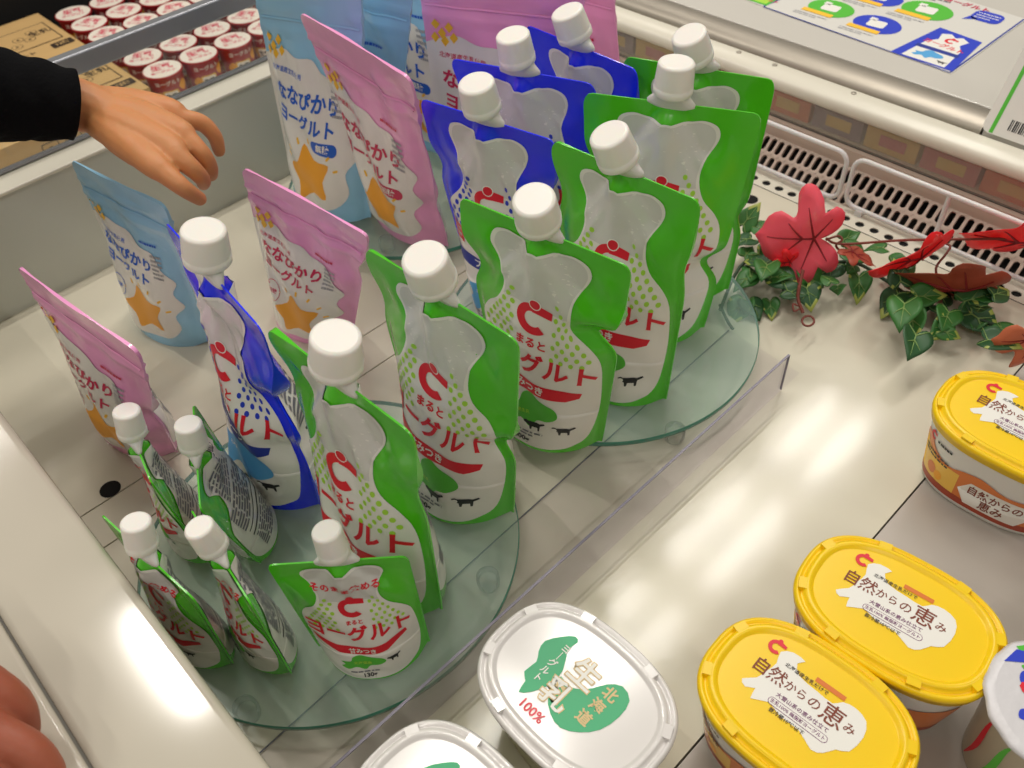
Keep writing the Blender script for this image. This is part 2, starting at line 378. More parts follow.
MAPP = [(-1,-.55),(-.8,-.2),(-.95,.1),(-.5,.25),(-.35,.75),(.0,1.),(.35,.8),(.95,.55),(1.1,.1),(.75,-.25),(.35,-.35),(.1,-.8),(-.3,-.45),(-.7,-.75)]
def spout_front(W, H, kind, small=False):
    a = Art(); k = W/.13; base = dict(green=('green', 'lime', 'red', 'green_dk', '甘みつき'), blue=('blue', 'blue_pr', 'navy', 'sky', 'プレーン'))[kind]
    a.poly(panel_poly(W, H), 'panel', 1)
    top = [(x*.93, y) for x, y in panel_poly(W, H) if y > H*.70]
    a.poly([(x, y-.002) for x, y in top], 'silver', 1.5)
    if small:
        a.text('そのまま飲める', 0, .80*H, .0085*k, 'red', 3, .03, 0, 1.15, 2.)
        dots(a, W, H, 'lime', .0022*k, .47, .74)
        a.logo(0, .645*H, .0125*k, 'red', 3, False)
        a.text('まると', 0, .535*H, .006*k, 'red', 3, .03)
        a.text('ヨーグルト', 0, .435*H, .0225*k, 'red', 3, .03, .0, 1.0, 1.5)
        P = [(-.78*W/2, .385*H), (-.4*W/2, .335*H), (0, .32*H), (.4*W/2, .335*H), (.72*W/2, .385*H), (.74*W/2, .355*H), (.4*W/2, .275*H), (0, .255*H), (-.4*W/2, .275*H), (-.74*W/2, .345*H)]
        a.poly(P, 'red', 2.5); a.text('甘みつき', 0, .287*H, .0075*k, 'white', 3.5, .03)
        a.blob([(-.005*k+x*.024*k, .175*H+y*.013*k) for x, y in MAPP], 'green_dk', 2.2)
        a.text('北海道産', -.004*k, .18*H, .005*k, 'lime', 3.2)
        a.poly([(x*.007*k+.03*k, y*.007*k+.19*H) for x, y in COW], 'black', 3)
        a.lines(-.02*k, .025*k, .085*H, .11*H, 1, 'grey'); a.text('130g', 0, .062*H, .008*k, 'black', 3, .03)
    else:
        dots(a, W, H, base[1], .0024*k, .51, .76)
        a.logo(.0, .655*H, .0145*k, 'red')
        a.text('まると', .0, .552*H, .0098*k, 'red', 3, .03)
        a.text('ヨーグルト', .002*k, .455*H, .0228*k, 'red', 3, .028, 0, .98)
        P = [(-.83*W/2, .382*H), (.5*W/2, .378*H), (.72*W/2, .372*H), (.70*W/2, .345*H), (.55*W/2, .325*H), (-.3*W/2, .322*H), (-.83*W/2, .335*H)]
        a.poly(P, base[2] if kind == 'blue' else 'red', 2.5)
        a.text(base[4], -.002*k, .351*H, .0098*k, 'white', 3.5, .03)
        sc = 1.5 if kind == 'blue' else 1.
        a.blob([(.004*k+x*.025*k*sc, .222*H+y*.023*k*sc) for x, y in MAPP], base[3], 2.2)
        a.text('北海道産生乳', -.008*k, .215*H, .0042*k, 'lime' if kind == 'green' else 'white', 3.2)
        for cx, sg in ((.010, 1), (.037, .9)): a.poly([(x*.0105*k*sg+cx*k, y*.0105*k+.150*H) for x, y in COW], 'black', 3)
        a.circ(.03*k, .158*H, .0025*k, 'panel', 3.3, 8)
        a.lines(-.03*k, .02*k, .075*H, .115*H, 2, 'grey', seed=3); a.text('1000g', -.004*k, .052*H, .009*k, 'black', 3, .03)
    return a.cut(GX(W), GY(H))
def spout_back(W, H, kind, small=False):
    a = Art(); k = W/.13
    a.poly(panel_poly(W, H, k=1.06), 'panel', 1)
    a.lines(-.38*W, .38*W, .40*H, .62*H, 9 if not small else 7, 'grey', seed=5, h=.55)
    a.lines(-.24*W, .24*W, .64*H, .88*H, 8, 'grey', seed=9, h=.5)
    a.rect(-.36*W, .30*H, .30*W, .315*H, 'black', 2); a.rect(-.36*W, .36*H, .30*W, .37*H, 'black', 2)
    a.lines(-.34*W, .28*W, .10*H, .28*H, 7, 'grey', seed=11, h=.5)
    for i in range(14): a.rect(.30*W-.19*W+.011*W*i, .80*H, .30*W-.19*W+.011*W*i+(.006 if i % 3 else .003)*W, .90*H, 'black', 2.6)
    a.rect(.30*W-.20*W, .79*H, .30*W, .91*H, 'white', 2.3)
    return a.cut(GX(W), GY(H))
def star(cx, cy, r, ri=.52, rot=.2, n=5):
    P = []
    for i in range(2*n): q = r if i % 2 == 0 else r*ri; t = rot+math.pi*i/n+math.pi/2; P.append((cx+q*math.cos(t), cy+q*math.sin(t)))
    return P
def zip_front(W, H, kind, large):
    a = Art(); k = W/.13; ink, = dict(pink=('crimson',), blue=('azure',))[kind]
    wav = [(-.5,.09),(-.30,.055),(0,.05),(.25,.075),(.36,.16),(.34,.26),(.42,.33),(.36,.42),(.40,.50),(.30,.57),(.24,.66),(.10,.67),(0,.715),(-.15,.72),(-.3,.74),(-.5,.70)]
    P = spline([(x*W, y*H, 0) for x, y in wav], 4, False); a.poly([(p.x, p.y) for p in P], 'panel', 1)
    for x, y in ((-.42,.80),(-.38,.765),(-.33,.79),(-.36,.735),(-.30,.75),(-.43,.745)): a.poly([((x+.0)*W+dx*.0038*k, (y-.02)*H+dy*.0038*k) for dx, dy in ((1,0),(0,1.3),(-1,0),(0,-1.3))], 'yellow', 2)
    a.text('北海道産生乳使用', -.24*W, .655*H, .0055*k, ink, 3, .01, -.06)
    y0 = (.575 if not large else .55)*H; tk = .0168*k*(.9 if not large else 1.)
    a.text('ななぴかり', (-.09 if not large else -.05)*W, y0, tk*1.08, ink, 3, .032, -.05)
    a.text('ヨーグルト', (-.11 if not large else -.07)*W, y0-tk*1.28, tk*1.0, ink, 3, .032, -.05)
    if large:
        a.rrect(.14*W, y0-.040*k, .034*k, .0125*k, .006*k, ink, 2, -.05); a.text('無糖' if kind == 'blue' else '加糖', .14*W, y0-.040*k, .0085*k, 'white', 3, .02, -.05)
    else:
        a.circ(-.27*W, y0-.050*k, .0110*k, ink, 2, 20, .0135*k); a.circ(-.27*W, y0-.050*k, .0102*k, 'panel', 2.3, 20, .0127*k)
        a.text('無糖' if kind == 'blue' else '加糖', -.27*W, y0-.050*k, .0068*k, ink, 3, .01)
    cx, cy = (.02*W, .235*H) if not large else (-.02*W, .215*H)
    a.poly([(p.x, p.y) for p in spline([(x, y, 0) for x, y in star(cx, cy, .0325*k, .62, .25)], 3, True)], 'orange', 2)
    for i in range(7):
        t = math.radians(20+24*i); r = .038*k; x, y = cx+r*math.cos(t), cy+r*math.sin(t)*.95; a.rrect(x, y, .0065*k, .0026*k, .0012*k, 'yellow', 2, t)
    a.lines(.22*W, .32*W, .50*H, .66*H, 6, 'greyl', seed=4, h=.5); a.lines(.12*W, .30*W, .70*H, .715*H, 1, ink, seed=2, h=.8)
    return a.cut(GX(W), GY(H))
def zip_back(W, H, kind):
    a = Art(); a.rrect(0, .40*H, .9*W, .68*H, .01, 'panel', 1)
    a.lines(-.36*W, .36*W, .30*H, .70*H, 14, 'grey', seed=8, h=.45); a.rrect(0, .17*H, .5*W, .12*H, .002, 'greyl', 2)
    return a.cut(GX(W), GY(H))
W1, H1, W2, H2 = .13, .225, .09, .12
ARTS = dict(g=(spout_front(W1, H1, 'green'), spout_back(W1, H1, 'green')), b=(spout_front(W1, H1, 'blue'), spout_back(W1, H1, 'blue')),
            s=(spout_front(W2, H2, 'green', True), spout_back(W2, H2, 'green', True)))
for kk in ('pink', 'blue'):
    ARTS['z'+kk] = (zip_front(.132, .21, kk, False), zip_back(.132, .21, kk)); ARTS['Z'+kk] = (zip_front(.16, .27, kk, True), zip_back(.16, .27, kk))
def add_spout(root, C, top, small):
    TL, TR, BL, BR = [Vector(c) for c in C]; B = (TL+TR)/2; ax = (Vector(top)-B).normalized(); side = (TR-TL).normalized()
    q = .74 if small else 1.
    sp = MB()
    sp.lathe(B-ax*.010*q, ax, [(.0030*q,.006*q,4.5),(.0046*q,.0085*q,4.2),(.0050*q,.0112*q,3.9),(.0078*q,.0150*q,2.0),(.0104*q,.0188*q,1.25),(.0110*q,.0205*q,1.)], 'spout', 36, side=side)
    sp.build('spout', root)
    cp = MB(); r = (.0134 if small else .0153)*q; h0 = .0125*q if not small else .0130*q
    prof = [(r*.96,0),(r*1.01,.0008*q),(r*1.02,.0058*q),(r*.99,.0066*q,1,0),(r*.985,.0072*q,1,.0),(r*1.0,.0078*q,1,.022),(r*.94,.0236*q,1,.022),(r*.93,.0252*q,1,0),(r*.88,.0264*q),(r*.78,.0270*q)]
    if not small: prof = [(p[0], p[1]*.94, *p[2:]) for p in prof]
    if small: prof = [(p[0], p[1]*1.12, *p[2:]) for p in prof]
    cp.lathe(B+ax*h0*.7, ax, prof, 'cap', 72, side=side); cp.build('screw_cap', root)
LAB = {}
def pouch(key, art, basem, D, label, kinks=(), group=None, small=False, seed=0, wr=1.):
    C = POSES[key]; mid = (np.array(C[2])+np.array(C[3]))/2
    t = thing('spout_pouch', label, 'yogurt pouch', mid, group)
    F = Film(C, D, 'spout', kinks, seed, .0065 if small else .008, wr)
    W, H = (W2, H2) if small else (W1, H1)
    film_mesh(F, basem, ARTS[art][0], ARTS[art][1], W, H).build('film_body', t)
    add_spout(t, C, CAPS[key], small)
    return t
def zpouch(C, art, basem, D, label, large=False, group=None, seed=0, wr=1.1, kinks=(), curl=0.):
    mid = (np.array(C[2])+np.array(C[3]))/2; t = thing('zip_pouch', label, 'yogurt pouch', mid, group)
    F = Film(C, D, 'zip', kinks, seed, 0, wr, curl); W, H = (.16, .27) if large else (.132, .21)
    film_mesh(F, basem, ARTS[art][0], ARTS[art][1], W, H).build('film_body', t)
    # the zip fastener strip
    z = MB(); u = np.linspace(-.95, .95, 24)
    for tt in (.86,):
        A = F.P(u, np.full_like(u, tt), 1, .0004); B = F.P(u, np.full_like(u, tt-.011), 1, .0004); Cc = F.P(u, np.full_like(u, tt-.0055), 1, .0016); n = len(u)
        z.add(list(A)+list(Cc)+list(B), [(n+i, n+i+1, i+1, i) for i in range(n-1)]+[(2*n+i, 2*n+i+1, n+i+1, n+i) for i in range(n-1)], basem)
    z.build('zip_strip', t)
    return t
# ================================================================== the refrigerated case (setting)
def slab(name, boxes, m, bevel=0., origin=None):
    mb = MB()
    for lo, hi in boxes: mb.box(lo, hi, m)
    return struct(mb.build(name, None, origin, bevel))
def floor_slabs():
    mb = MB(); g = .00025
    for (x0, x1, y0, y1, m) in ((-.014,.795,.0985,.5445,'floorm'),(-.014,.795,.5455,.589,'floorm'),(-.014,.795,.590,.90,'floorm'),(-.014,.795,-.30,.0975,'shelf')):
        mb.box((x0+g, y0+g, -.012), (x1-g, y1-g, 0), m)
    o = struct(mb.build('floor')); return o
floor_slabs()
slab('floor_base', [((-.05,-.32,-.03),(1.2,.95,-.0125))], 'dark')
def perforated(name, o0, eu, ev, nu, nv, cu, cv, hu, hv, r, m, depth=.006, parent=None, margin=0.):
    """plate of nu x nv cells, each with a rounded hole that goes through"""
    o0, eu, ev = Vector(o0), Vector(eu).normalized(), Vector(ev).normalized(); nn = eu.cross(ev); mb = MB()
    K = 6; hole = []
    for qx, qy, a0 in ((1,1,0),(-1,1,90),(-1,-1,180),(1,-1,270)):
        for i in range(K): a = math.radians(a0+90*i/(K-1)); hole.append((qx*(hu-r)+r*math.cos(a), qy*(hv-r)+r*math.sin(a)))
    n = len(hole)
    for i in range(nu):
        for j in range(nv):
            cx, cy = (i+.5)*cu, (j+.5)*cv; out = []
            for hx, hy in hole:
                s = min((cu/2)/max(abs(hx), 1e-6), (cv/2)/max(abs(hy), 1e-6)); out.append((hx*s, hy*s))
            # put corner points exactly on the cell corners
            for q, (sx, sy) in enumerate(((1,1),(-1,1),(-1,-1),(1,-1))):
                k = q*K+K//2; out[k] = (sx*cu/2, sy*cv/2)
            f = lambda p, z: o0+eu*(cx+p[0])+ev*(cy+p[1])+nn*z
            V = [f(p, 0) for p in out]+[f(p, 0) for p in hole]+[f(p, -depth) for p in hole]
            F = [(k, (k+1) % n, n+(k+1) % n, n+k) for k in range(n)]+[(n+k, n+(k+1) % n, 2*n+(k+1) % n, 2*n+k) for k in range(n)]
            mb.add(V, F, m, False)
    return struct(mb.build(name, parent))
# hole strip along the back edge, slotted air grille behind it
perforated('perforated_floor', (.796,-.30,0), (1,0,0), (0,1,0), 1, 69, .022, .0175, .0050, .0050, .0049, 'railw', .0012)
gd = Vector((.040,0,.034)).normalized()
perforated('air_grille_floor', (.8265,-.30,-.002), gd, (0,1,0), 2, 117, .0220, .0102, .0086, .0034, .0033, 'grille', .004)
slab('grille_wall', [((.8600,-.30,.0255),(.8672,.90,.046))], 'grille')
slab('gutter_floor', [((.7955,-.31,-.0115),(.8179,.92,-.0022)),((.826,-.31,-.05),(.90,.92,-.045))], 'hole')  # black sheets close below paint the shade inside holes and slots
def L_rail():
    mb = MB(); R = []
    prof = [(.866,.080),(.8625,.083),(.861,.088),(.862,.093),(.866,.0965),(.889,.0985),(.8925,.097),(.8930,.088),(.872,.080)]
    for y in (-.30, 1.0): R.append([(x, y, z) for x, z in prof])
    mb.rings(R, 'railw', True, True, True)
    # screw heads
    for y in (.5545,.5035,.40): mb.lathe((.884, y, .0975), (0,0,1), [(.0032,0),(.003,.0012),(.001,.0014)], 'steel', 14)
    return struct(mb.build('rail_trim'))
L_rail()
def bumper():
    mb = MB(); prof = [(.8985,.080),(.8985,.094),(.902,.1005),(.912,.104),(.924,.1045),(.9345,.103),(.9365,.098),(.9365,.080)]
    mb.rings([[(x, y, z) for x, z in prof] for y in (.262, 1.2)], 'steel'); struct(mb.build('bumper_trim'))
bumper()
slab('rail_gap_wall', [((.8964,-.30,.05),(.9405,1.2,.087))], 'dark')
slab('back_shelf_trim', [((.9412,-.40,.080),(1.9,1.7,.1015))], 'plate', .0012)
slab('rail_end_trim', [((.8985,-.35,.080),(.9385,.2600,.1012))], 'plate', .003)
# end wall with its cream rim
slab('wall_left', [((-.02,.8985,-.02),(.90,.926,.1285))], 'enamel2')
slab('wall_left_rim_trim', [((-.06,.8925,.1290),(.90,.928,.1335))], 'railw', .0018)
slab('wall_front', [((-.055,-.30,-.03),(-.0145,.8975,.116))], 'enamel')
slab('front_ledge_trim', [((-.0625,-.32,.1165),(.0070,.8915,.1305))], 'enamel', .0055)
slab('front_panel_trim', [((-.50,-.32,.10),(-.0638,1.0,.1295))], 'enamel', .003)
def drain(x, y, r):
    mb = MB(); mb.lathe((x, y, .0001), (0,0,1), [(r,0),(r,.0004)], 'hole', 28); return struct(mb.build('drain_hole_floor'))
drain(.041,.5985,.0092); drain(.767,.438,.0085)
slab('strip_trim', [((.8183,-.30,-.012),(.8262,.8975,.0))], 'railw')
# ------------------------------------------------------------------ clear panel; blocks added behind it stand in for coloured wall reflections
pl = MB(); pl.box((.8675,-.30,.047),(.8690,.90,.0795),'plast'); struct(pl.build('clear_panel_trim'))
cols = ['pk4','pk3','pk1','pk2','pk1','pk4','pk3','pk2','pk1','pk3','pk2','pk4']
where = ['far left, behind the blue pouches','behind the blue pouch rear corner','yellow one behind the rearmost green pouch','mauve one beside the rearmost green pouch']
y = .74
tintl = ['mauve small pack behind the clear panel near the blue pouches','pale yellow small pack behind the clear panel by the blue pouch','orange small pack behind the clear panel beside the rear green pouches','dusky pink small pack behind the clear panel right of green pouches',
 'orange small pack behind clear panel above the left basket divider','mauve small pack behind clear panel above the divider gap','yellow small pack behind clear panel above the right divider','pink small pack behind clear panel above the right divider',
 'orange small pack behind clear panel near the right picture edge','pale yellow pack behind clear panel farthest right']
for i in range(10):
    w = .062; o = MB(); o.box((.8715, y-w/2, .051), (.8930, y+w/2, .0775), cols[i]); o.box((.8707, y-w*.28, .058), (.8712, y+w*.22, .071), 'pk3' if cols[i] != 'pk3' else 'pk2')
    tag(o.build('snack_pack', None, (.88, y, .051), .0), tintl[i], 'pack', 'small packs behind the clear panel'); y -= .067
slab('pack_shelf_trim', [((.8695,-.30,.0475),(.8960,.90,.0508))], 'railw')  # added ledge that carries the reflection blocks
# ------------------------------------------------------------------ divider frames standing in front of the grille
def divider(y0, y1, z0, z1, mids, label):
    t = thing('basket_divider', label, 'divider', (.8225, (y0+y1)/2, 0), 'milky plastic dividers along the grille')
    x = .8215; r = .013; P = []
    for (cy, cz, a0) in ((y1-r, z1-r, 0), (y0+r, z1-r, 90), (y0+r, z0+r, 180), (y1-r, z0+r, 270)):
        for i in range(6): a = math.radians(a0+18*i); P.append((x, cy+r*math.cos(a), cz+r*math.sin(a)))
    P.append(P[0]); mb = MB(); mb.tube(P, .0027, 'frame', 10); mb.build('frame', t)
    for ym in mids: b = MB(); b.tube([(x, ym, z0), (x, ym, z1)], .0027, 'frame', 10); b.build('crossbar', t)
    for yy in (y0+.02, y1-.02): f = MB(); f.box((x-.004, yy-.004, 0), (x+.004, yy+.004, z0), 'frame'); f.build('foot', t)
divider(.360,.515,.007,.066,(), 'milky white plastic divider frame behind the green pouches')
divider(.045,.351,.007,.066,(.245,), 'long milky white plastic divider frame behind the red leaves')
# ------------------------------------------------------------------ glass discs
def disc(x, y, r, label, feet):
    z0, z1 = .0185, .0238; t = thing('glass_disc', label, 'glass disc', (x, y, 0), 'round glass discs under the pouches')
    mb = MB(); n = 128
    ring = lambda q, z: [(x+q*math.cos(2*math.pi*i/n), y+q*math.sin(2*math.pi*i/n), z) for i in range(n)]
    mb.rings([ring(r-.0008, z1), ring(r, z1-.0008), ring(r, z0+.0008), ring(r-.0008, z0)], 'glassrim', False, False)
    mb.add(ring(r-.0008, z1), [tuple(range(n))], 'glass', False); mb.build('glass_plate', t)
    for fx, fy in feet:
        f = MB(); zf = .0021 if fy < .33 and fx < .56 else .0002; f.lathe((fx, fy, zf), (0,0,1), [(.0052,0),(.0085,.003),(.0092,.010),(.0088,.0158),(.0082,.0183-zf)], 'foot', 28); f.build('foot', t)
disc(.141,.397,.150,'greenish glass disc on clear feet holding the front row of pouches',[(.2075,.286),(.0185,.333),(.09,.50),(.235,.47)])
disc(.473,.410,.152,'greenish glass disc on clear feet in the middle under green and blue pouches',[(.421,.2745),(.60,.38),(.53,.53),(.38,.50)])
disc(.510,.742,.148,'greenish glass disc at the back under the tall zip pouches',[(.42,.68),(.58,.68),(.60,.80),(.43,.82)])
# ------------------------------------------------------------------ acrylic riser
t = thing('acrylic_divider', 'clear L shaped acrylic divider lying along the front of the discs', 'divider', (.28,.28,0))
mb = MB(); mb.box((-.010,.2405,.0022),(.535,.2425,.047),'acryl'); mb.build('upright', t)
mb = MB(); mb.box((-.010,.2405,.0468),(.535,.2425,.0476),'acrylrim'); mb.box((.5350,.2405,.0022),(.5356,.2425,.047),'acrylrim'); mb.build('upright_edge', t)
mb = MB(); q = [(-.010,.2405),(.565,.2405),(.569,.3235),(-.010,.3045)]
mb.add([(x, y, .0004) for x, y in q]+[(x, y, .0020) for x, y in q], [(4,5,6,7)], 'acryl', False)
mb.build('base_flange', t)
mb = MB(); mb.tube([(-.010,.3050,.0014),(.569,.3240,.0014)], .0006, 'grey', 6); mb.build('flange_edge', t)
# ================================================================== pouches
RS = (1, .56, .008, .05); KK = lambda *a: a
pouch('gA','g','green',.045,'green yogurt pouch at the right edge of the front glass disc',KK((1,.46,.010,.05),(-1,.8,.006,.08)),None,seed=3)
pouch('gB','g','green',.042,'green yogurt pouch at front, right behind the smallest facing pouch',KK((1,.70,.006,.07),(-1,.82,.008,.08)),None,seed=4)
pouch('gC','g','green',.038,'green yogurt pouch on middle disc edge with creased right side and folded left corner',KK((1,.66,.018,.05),(-1,.74,.010,.07)),None,seed=5)
pouch('gD','g','green',.038,'green yogurt pouch with cap leaning left, third from right on middle disc',KK((1,.70,.004,.08),(-1,.8,.006,.08)),None,seed=6)
pouch('gE','g','green',.038,'green yogurt pouch, second from right, its broad flat top fully visible',KK((1,.36,.014,.06),(-1,.72,.006,.06)),None,seed=7)
pouch('gF','g','green',.033,'rearmost green yogurt pouch, rightmost beside the leaf garland',KK((1,.4,.006,.06),),None,seed=8)
pouch('bA','b','blue',.038,'front blue yogurt pouch of the three in the rear, behind a green one',KK((-1,.72,.006,.06),(1,.74,.008,.06)),None,seed=9)
pouch('bB','b','blue',.026,'middle blue yogurt pouch of the three in the rear row',KK((-1,.74,.006,.06),(1,.76,.006,.06)),None,seed=10)
pouch('bC','b','blue',.020,'rearmost blue yogurt pouch touching the pink pouch behind it',KK((1,.76,.006,.06),),None,seed=11)
pouch('bL','b','blue',.040,'the only blue yogurt pouch on the front disc, seen from its crumpled side',KK((1,.60,.019,.075),(1,.38,.006,.05)),None,seed=12,wr=1.8)
sl = dict(s1='small green and white pouch at the rear left of the four turned sideways',s2='small green and white pouch turned sideways, nearest the lone blue pouch',
 s3='small green and white pouch half hidden behind the white front ledge',s4='small green and white pouch with its cap leaning left, beside the facing one',s5='small green and white 130g pouch facing forward at the front')
for i, k in enumerate(('s1','s2','s3','s4','s5')):
    pouch(k,'s','green',.025 if k == 's5' else .021,sl[k],(),'small yogurt pouches on the front disc',True,seed=20+i,wr=.7)
zpouch(POSES['zBL'],'zblue','babyblue',.028,'light blue zip pouch standing on the case floor under the hand',False,None,31,kinks=((1,.75,.004,.08),))
zpouch(POSES['zPL'],'zpink','pink',.030,'pink zip pouch at the left, seen at a sharp angle, top curling',False,None,32,kinks=((1,.45,.010,.07),),curl=-.006)
zpouch(POSES['zPM'],'zpink','pink',.028,'small pink zip pouch in the middle between blue and green pouches',False,None,33,kinks=((1,.72,.006,.06),))
zpouch(POSES['zPT'],'Zpink','pink',.032,'tall pink zip pouch leaning in front of the tall light blue one',True,None,34,kinks=((1,.72,.004,.08),(1,.3,.006,.07)))
zpouch(POSES['zBT'],'Zblue','babyblue',.032,'tall light blue zip pouch at the rear left beside the red cups',True,None,35,kinks=((1,.72,.004,.08),))
zpouch([(.445,.800,.285),(.475,.640,.285),(.495,.885,.024),(.512,.775,.024)],'Zblue','babyblue',.026,'tall light blue zip pouch mostly hidden behind the tall pink one',True,None,36)
zpouch([(.545,.880,.27),(.560,.715,.27),(.578,.855,.024),(.592,.725,.024)],'Zblue','babyblue',.024,'tall light blue zip pouch deepest in the rear, only a sliver visible',True,None,37)
zpouch([(.505,.672,.288),(.583,.528,.283),(.536,.712,.024),(.600,.602,.024)],'Zpink','pink',.022,'tall pink zip pouch standing behind the three blue pouches',True,None,38)
zpouch([(.622,.700,.270),(.652,.560,.262),(.685,.672,.001),(.700,.565,.001)],'Zpink','pink',.022,'tall pink zip pouch farthest back, next to the cream rail',True,None,39)
# ================================================================== tubs
NS = 72
def sup(cx, cy, th, a, b, z, e=2.6):
    P = []
    for i in range(NS):
        t = 2*math.pi*i/NS; c_, s_ = math.cos(t), math.sin(t)
        u = b*math.copysign(abs(c_)**(2/e), c_); v = a*math.copysign(abs(s_)**(2/e), s_)
        P.append((cx+u*math.cos(th)-v*math.sin(th), cy+u*math.sin(th)+v*math.cos(th), z))
    return P
def lid_art(kind):
    a = Art()
    if kind == 'y':
        P = [(-.030,-.003),(-.036,-.009),(-.032,-.012),(-.027,-.009),(-.026,-.016),(-.017,-.011),(-.008,-.014),(.004,-.014),(.014,-.019),(.020,-.016),(.024,-.010),(.030,-.006),(.032,.006),(.029,.015),(.021,.018),(.014,.0165),(.010,.012),(.000,.0125),(-.012,.014),(-.017,.020),(-.014,.024),(-.022,.0245),(-.028,.020),(-.026,.012),(-.028,.004)]
        a.poly([(p.x*.98, p.y*.98) for p in spline([(x, y, 0) for x, y in P], 2, True)], 'white', 1)
        a.logo(-.031, .0205, .0046, 'red', 2, False)
        x = -.036
        for ch, h, w in (('自',.0105,.0098),('然',.0108,.0104),('か',.0070,.0070),('ら',.0068,.0068),('の',.0080,.0088),('恵',.0138,.0130),('み',.0068,.0075)):
            a.text(ch, x+w/2, .0045, h, 'brown', 3, .006); x += w
        a.text('北海道産生乳だけで', -.008, .0148, .0030, 'black', 3, .01); a.rect(-.004, .0170, .014, .0200, 'lab_or', 2)
        a.text('大雪山系の恵み仕立て', .000, -.0040, .0032, 'purple', 3, .01)
        a.rrect(.0, -.0090, .036, .0048, .0023, 'purple', 2); a.rrect(.0, -.0090, .0353, .0041, .0020, 'white', 2.4); a.text('生乳100% 無脂肪ヨーグルト', .0, -.0090, .0027, 'purple', 3, .02)
        a.text('要冷蔵10℃以下', -.004, -.0140, .0030, 'black', 3, .01)
    else:
        P = [(-.030,.001),(-.026,.006),(-.028,.010),(-.020,.014),(-.014,.012),(-.006,.017),(-.002,.015),(.004,.020)]
        L1 = [(-.034,-.004),(-.030,.004),(-.031,.014),(-.026,.021),(-.022,.024),(-.019,.018),(-.018,.006),(-.020,-.006),(-.022,-.018),(-.026,-.020),(-.028,-.013),(-.033,-.012)]
        a.poly([(p.x, p.y) for p in spline([(x, y, 0) for x, y in [(-.036,.010),(-.030,.020),(-.024,.026),(-.020,.024),(-.021,.016),(-.014,.004),(-.013,-.008),(-.018,-.020),(-.024,-.026),(-.026,-.018),(-.031,-.014),(-.030,-.004),(-.034,.002)]], 2, True)], 'mapgreen', 1)
        a.poly([(p.x, p.y) for p in spline([(x, y, 0) for x, y in [(-.012,.000),(-.004,-.002),(.006,.006),(.012,.016),(.020,.022),(.029,.018),(.031,.006),(.028,-.008),(.020,-.018),(.010,-.024),(.000,-.022),(-.010,-.014)]], 2, True)], 'mapgreen', 1)
        for ch, x, y, h in (('生',-.002,.010,.020),('乳',-.006,-.012,.020)):
            a.text(ch, x, y, h, 'gold', 3, .05); a.text(ch, x, y, h, 'white', 3.6, .015)
        for i, ch in enumerate('北海道'): a.text(ch, .018-.001*i, .012-.011*i, .0095, 'gold', 3, .03)
        for i, ch in enumerate('ヨーグルト'): a.text(ch if ch != 'ー' else '｜', -.022, .015-.0065*i, .0062, 'white', 3, .02)
        a.text('100%', -.010, -.029, .0088, 'lidred', 3, .02)
    return a
TUBA = dict(y=lid_art('y').get(), w=lid_art('w').get())
def side_art():
    a = Art(); h = .050
    top = [(-.062,.014),(-.062,.040),(-.052,.043),(-.044,.036),(-.030,.032),(-.018,.036),(-.004,.038),(.016,.033),(.040,.036),(.062,.040),(.062,.014)]
    a.poly([(-.064,.006)]+[(p.x, p.y) for p in spline([(x, y, 0) for x, y in top], 3, False)]+[(.064,.006)], 'lab_or', 1)
    a.poly([(-.060,.011),(-.060,.038),(-.040,.030),(-.020,.031),(-.020,.011)], 'lab_ye', 1.6)
    a.rect(-.064,.005,.064,.011,'lab_br',1.8)
    a.poly([(-.018,.020),(-.010,.030),(.030,.030),(.038,.020),(.030,.009),(-.010,.009)], 'panel', 2)
    a.text('自然からの', .010,.0235,.0085,'brown',3,.02); a.text('恵み', .010,.0145,.0095,'brown',3,.02)
    a.lines(-.057,-.030,.028,.034,2,'black',3,seed=2); a.logo(-.050,.0445,.0034,'red',2,False); a.lines(-.044,-.030,.042,.046,1,'black',3,seed=6)
    a.circ(-.044,.019,.005,'lab_or',2.5); a.circ(-.036,.017,.004,'orange',2.6)
    return a.cut(list(np.linspace(-.06,.06,25)), [.01,.02,.03,.04])
SIDEA = side_art().get()
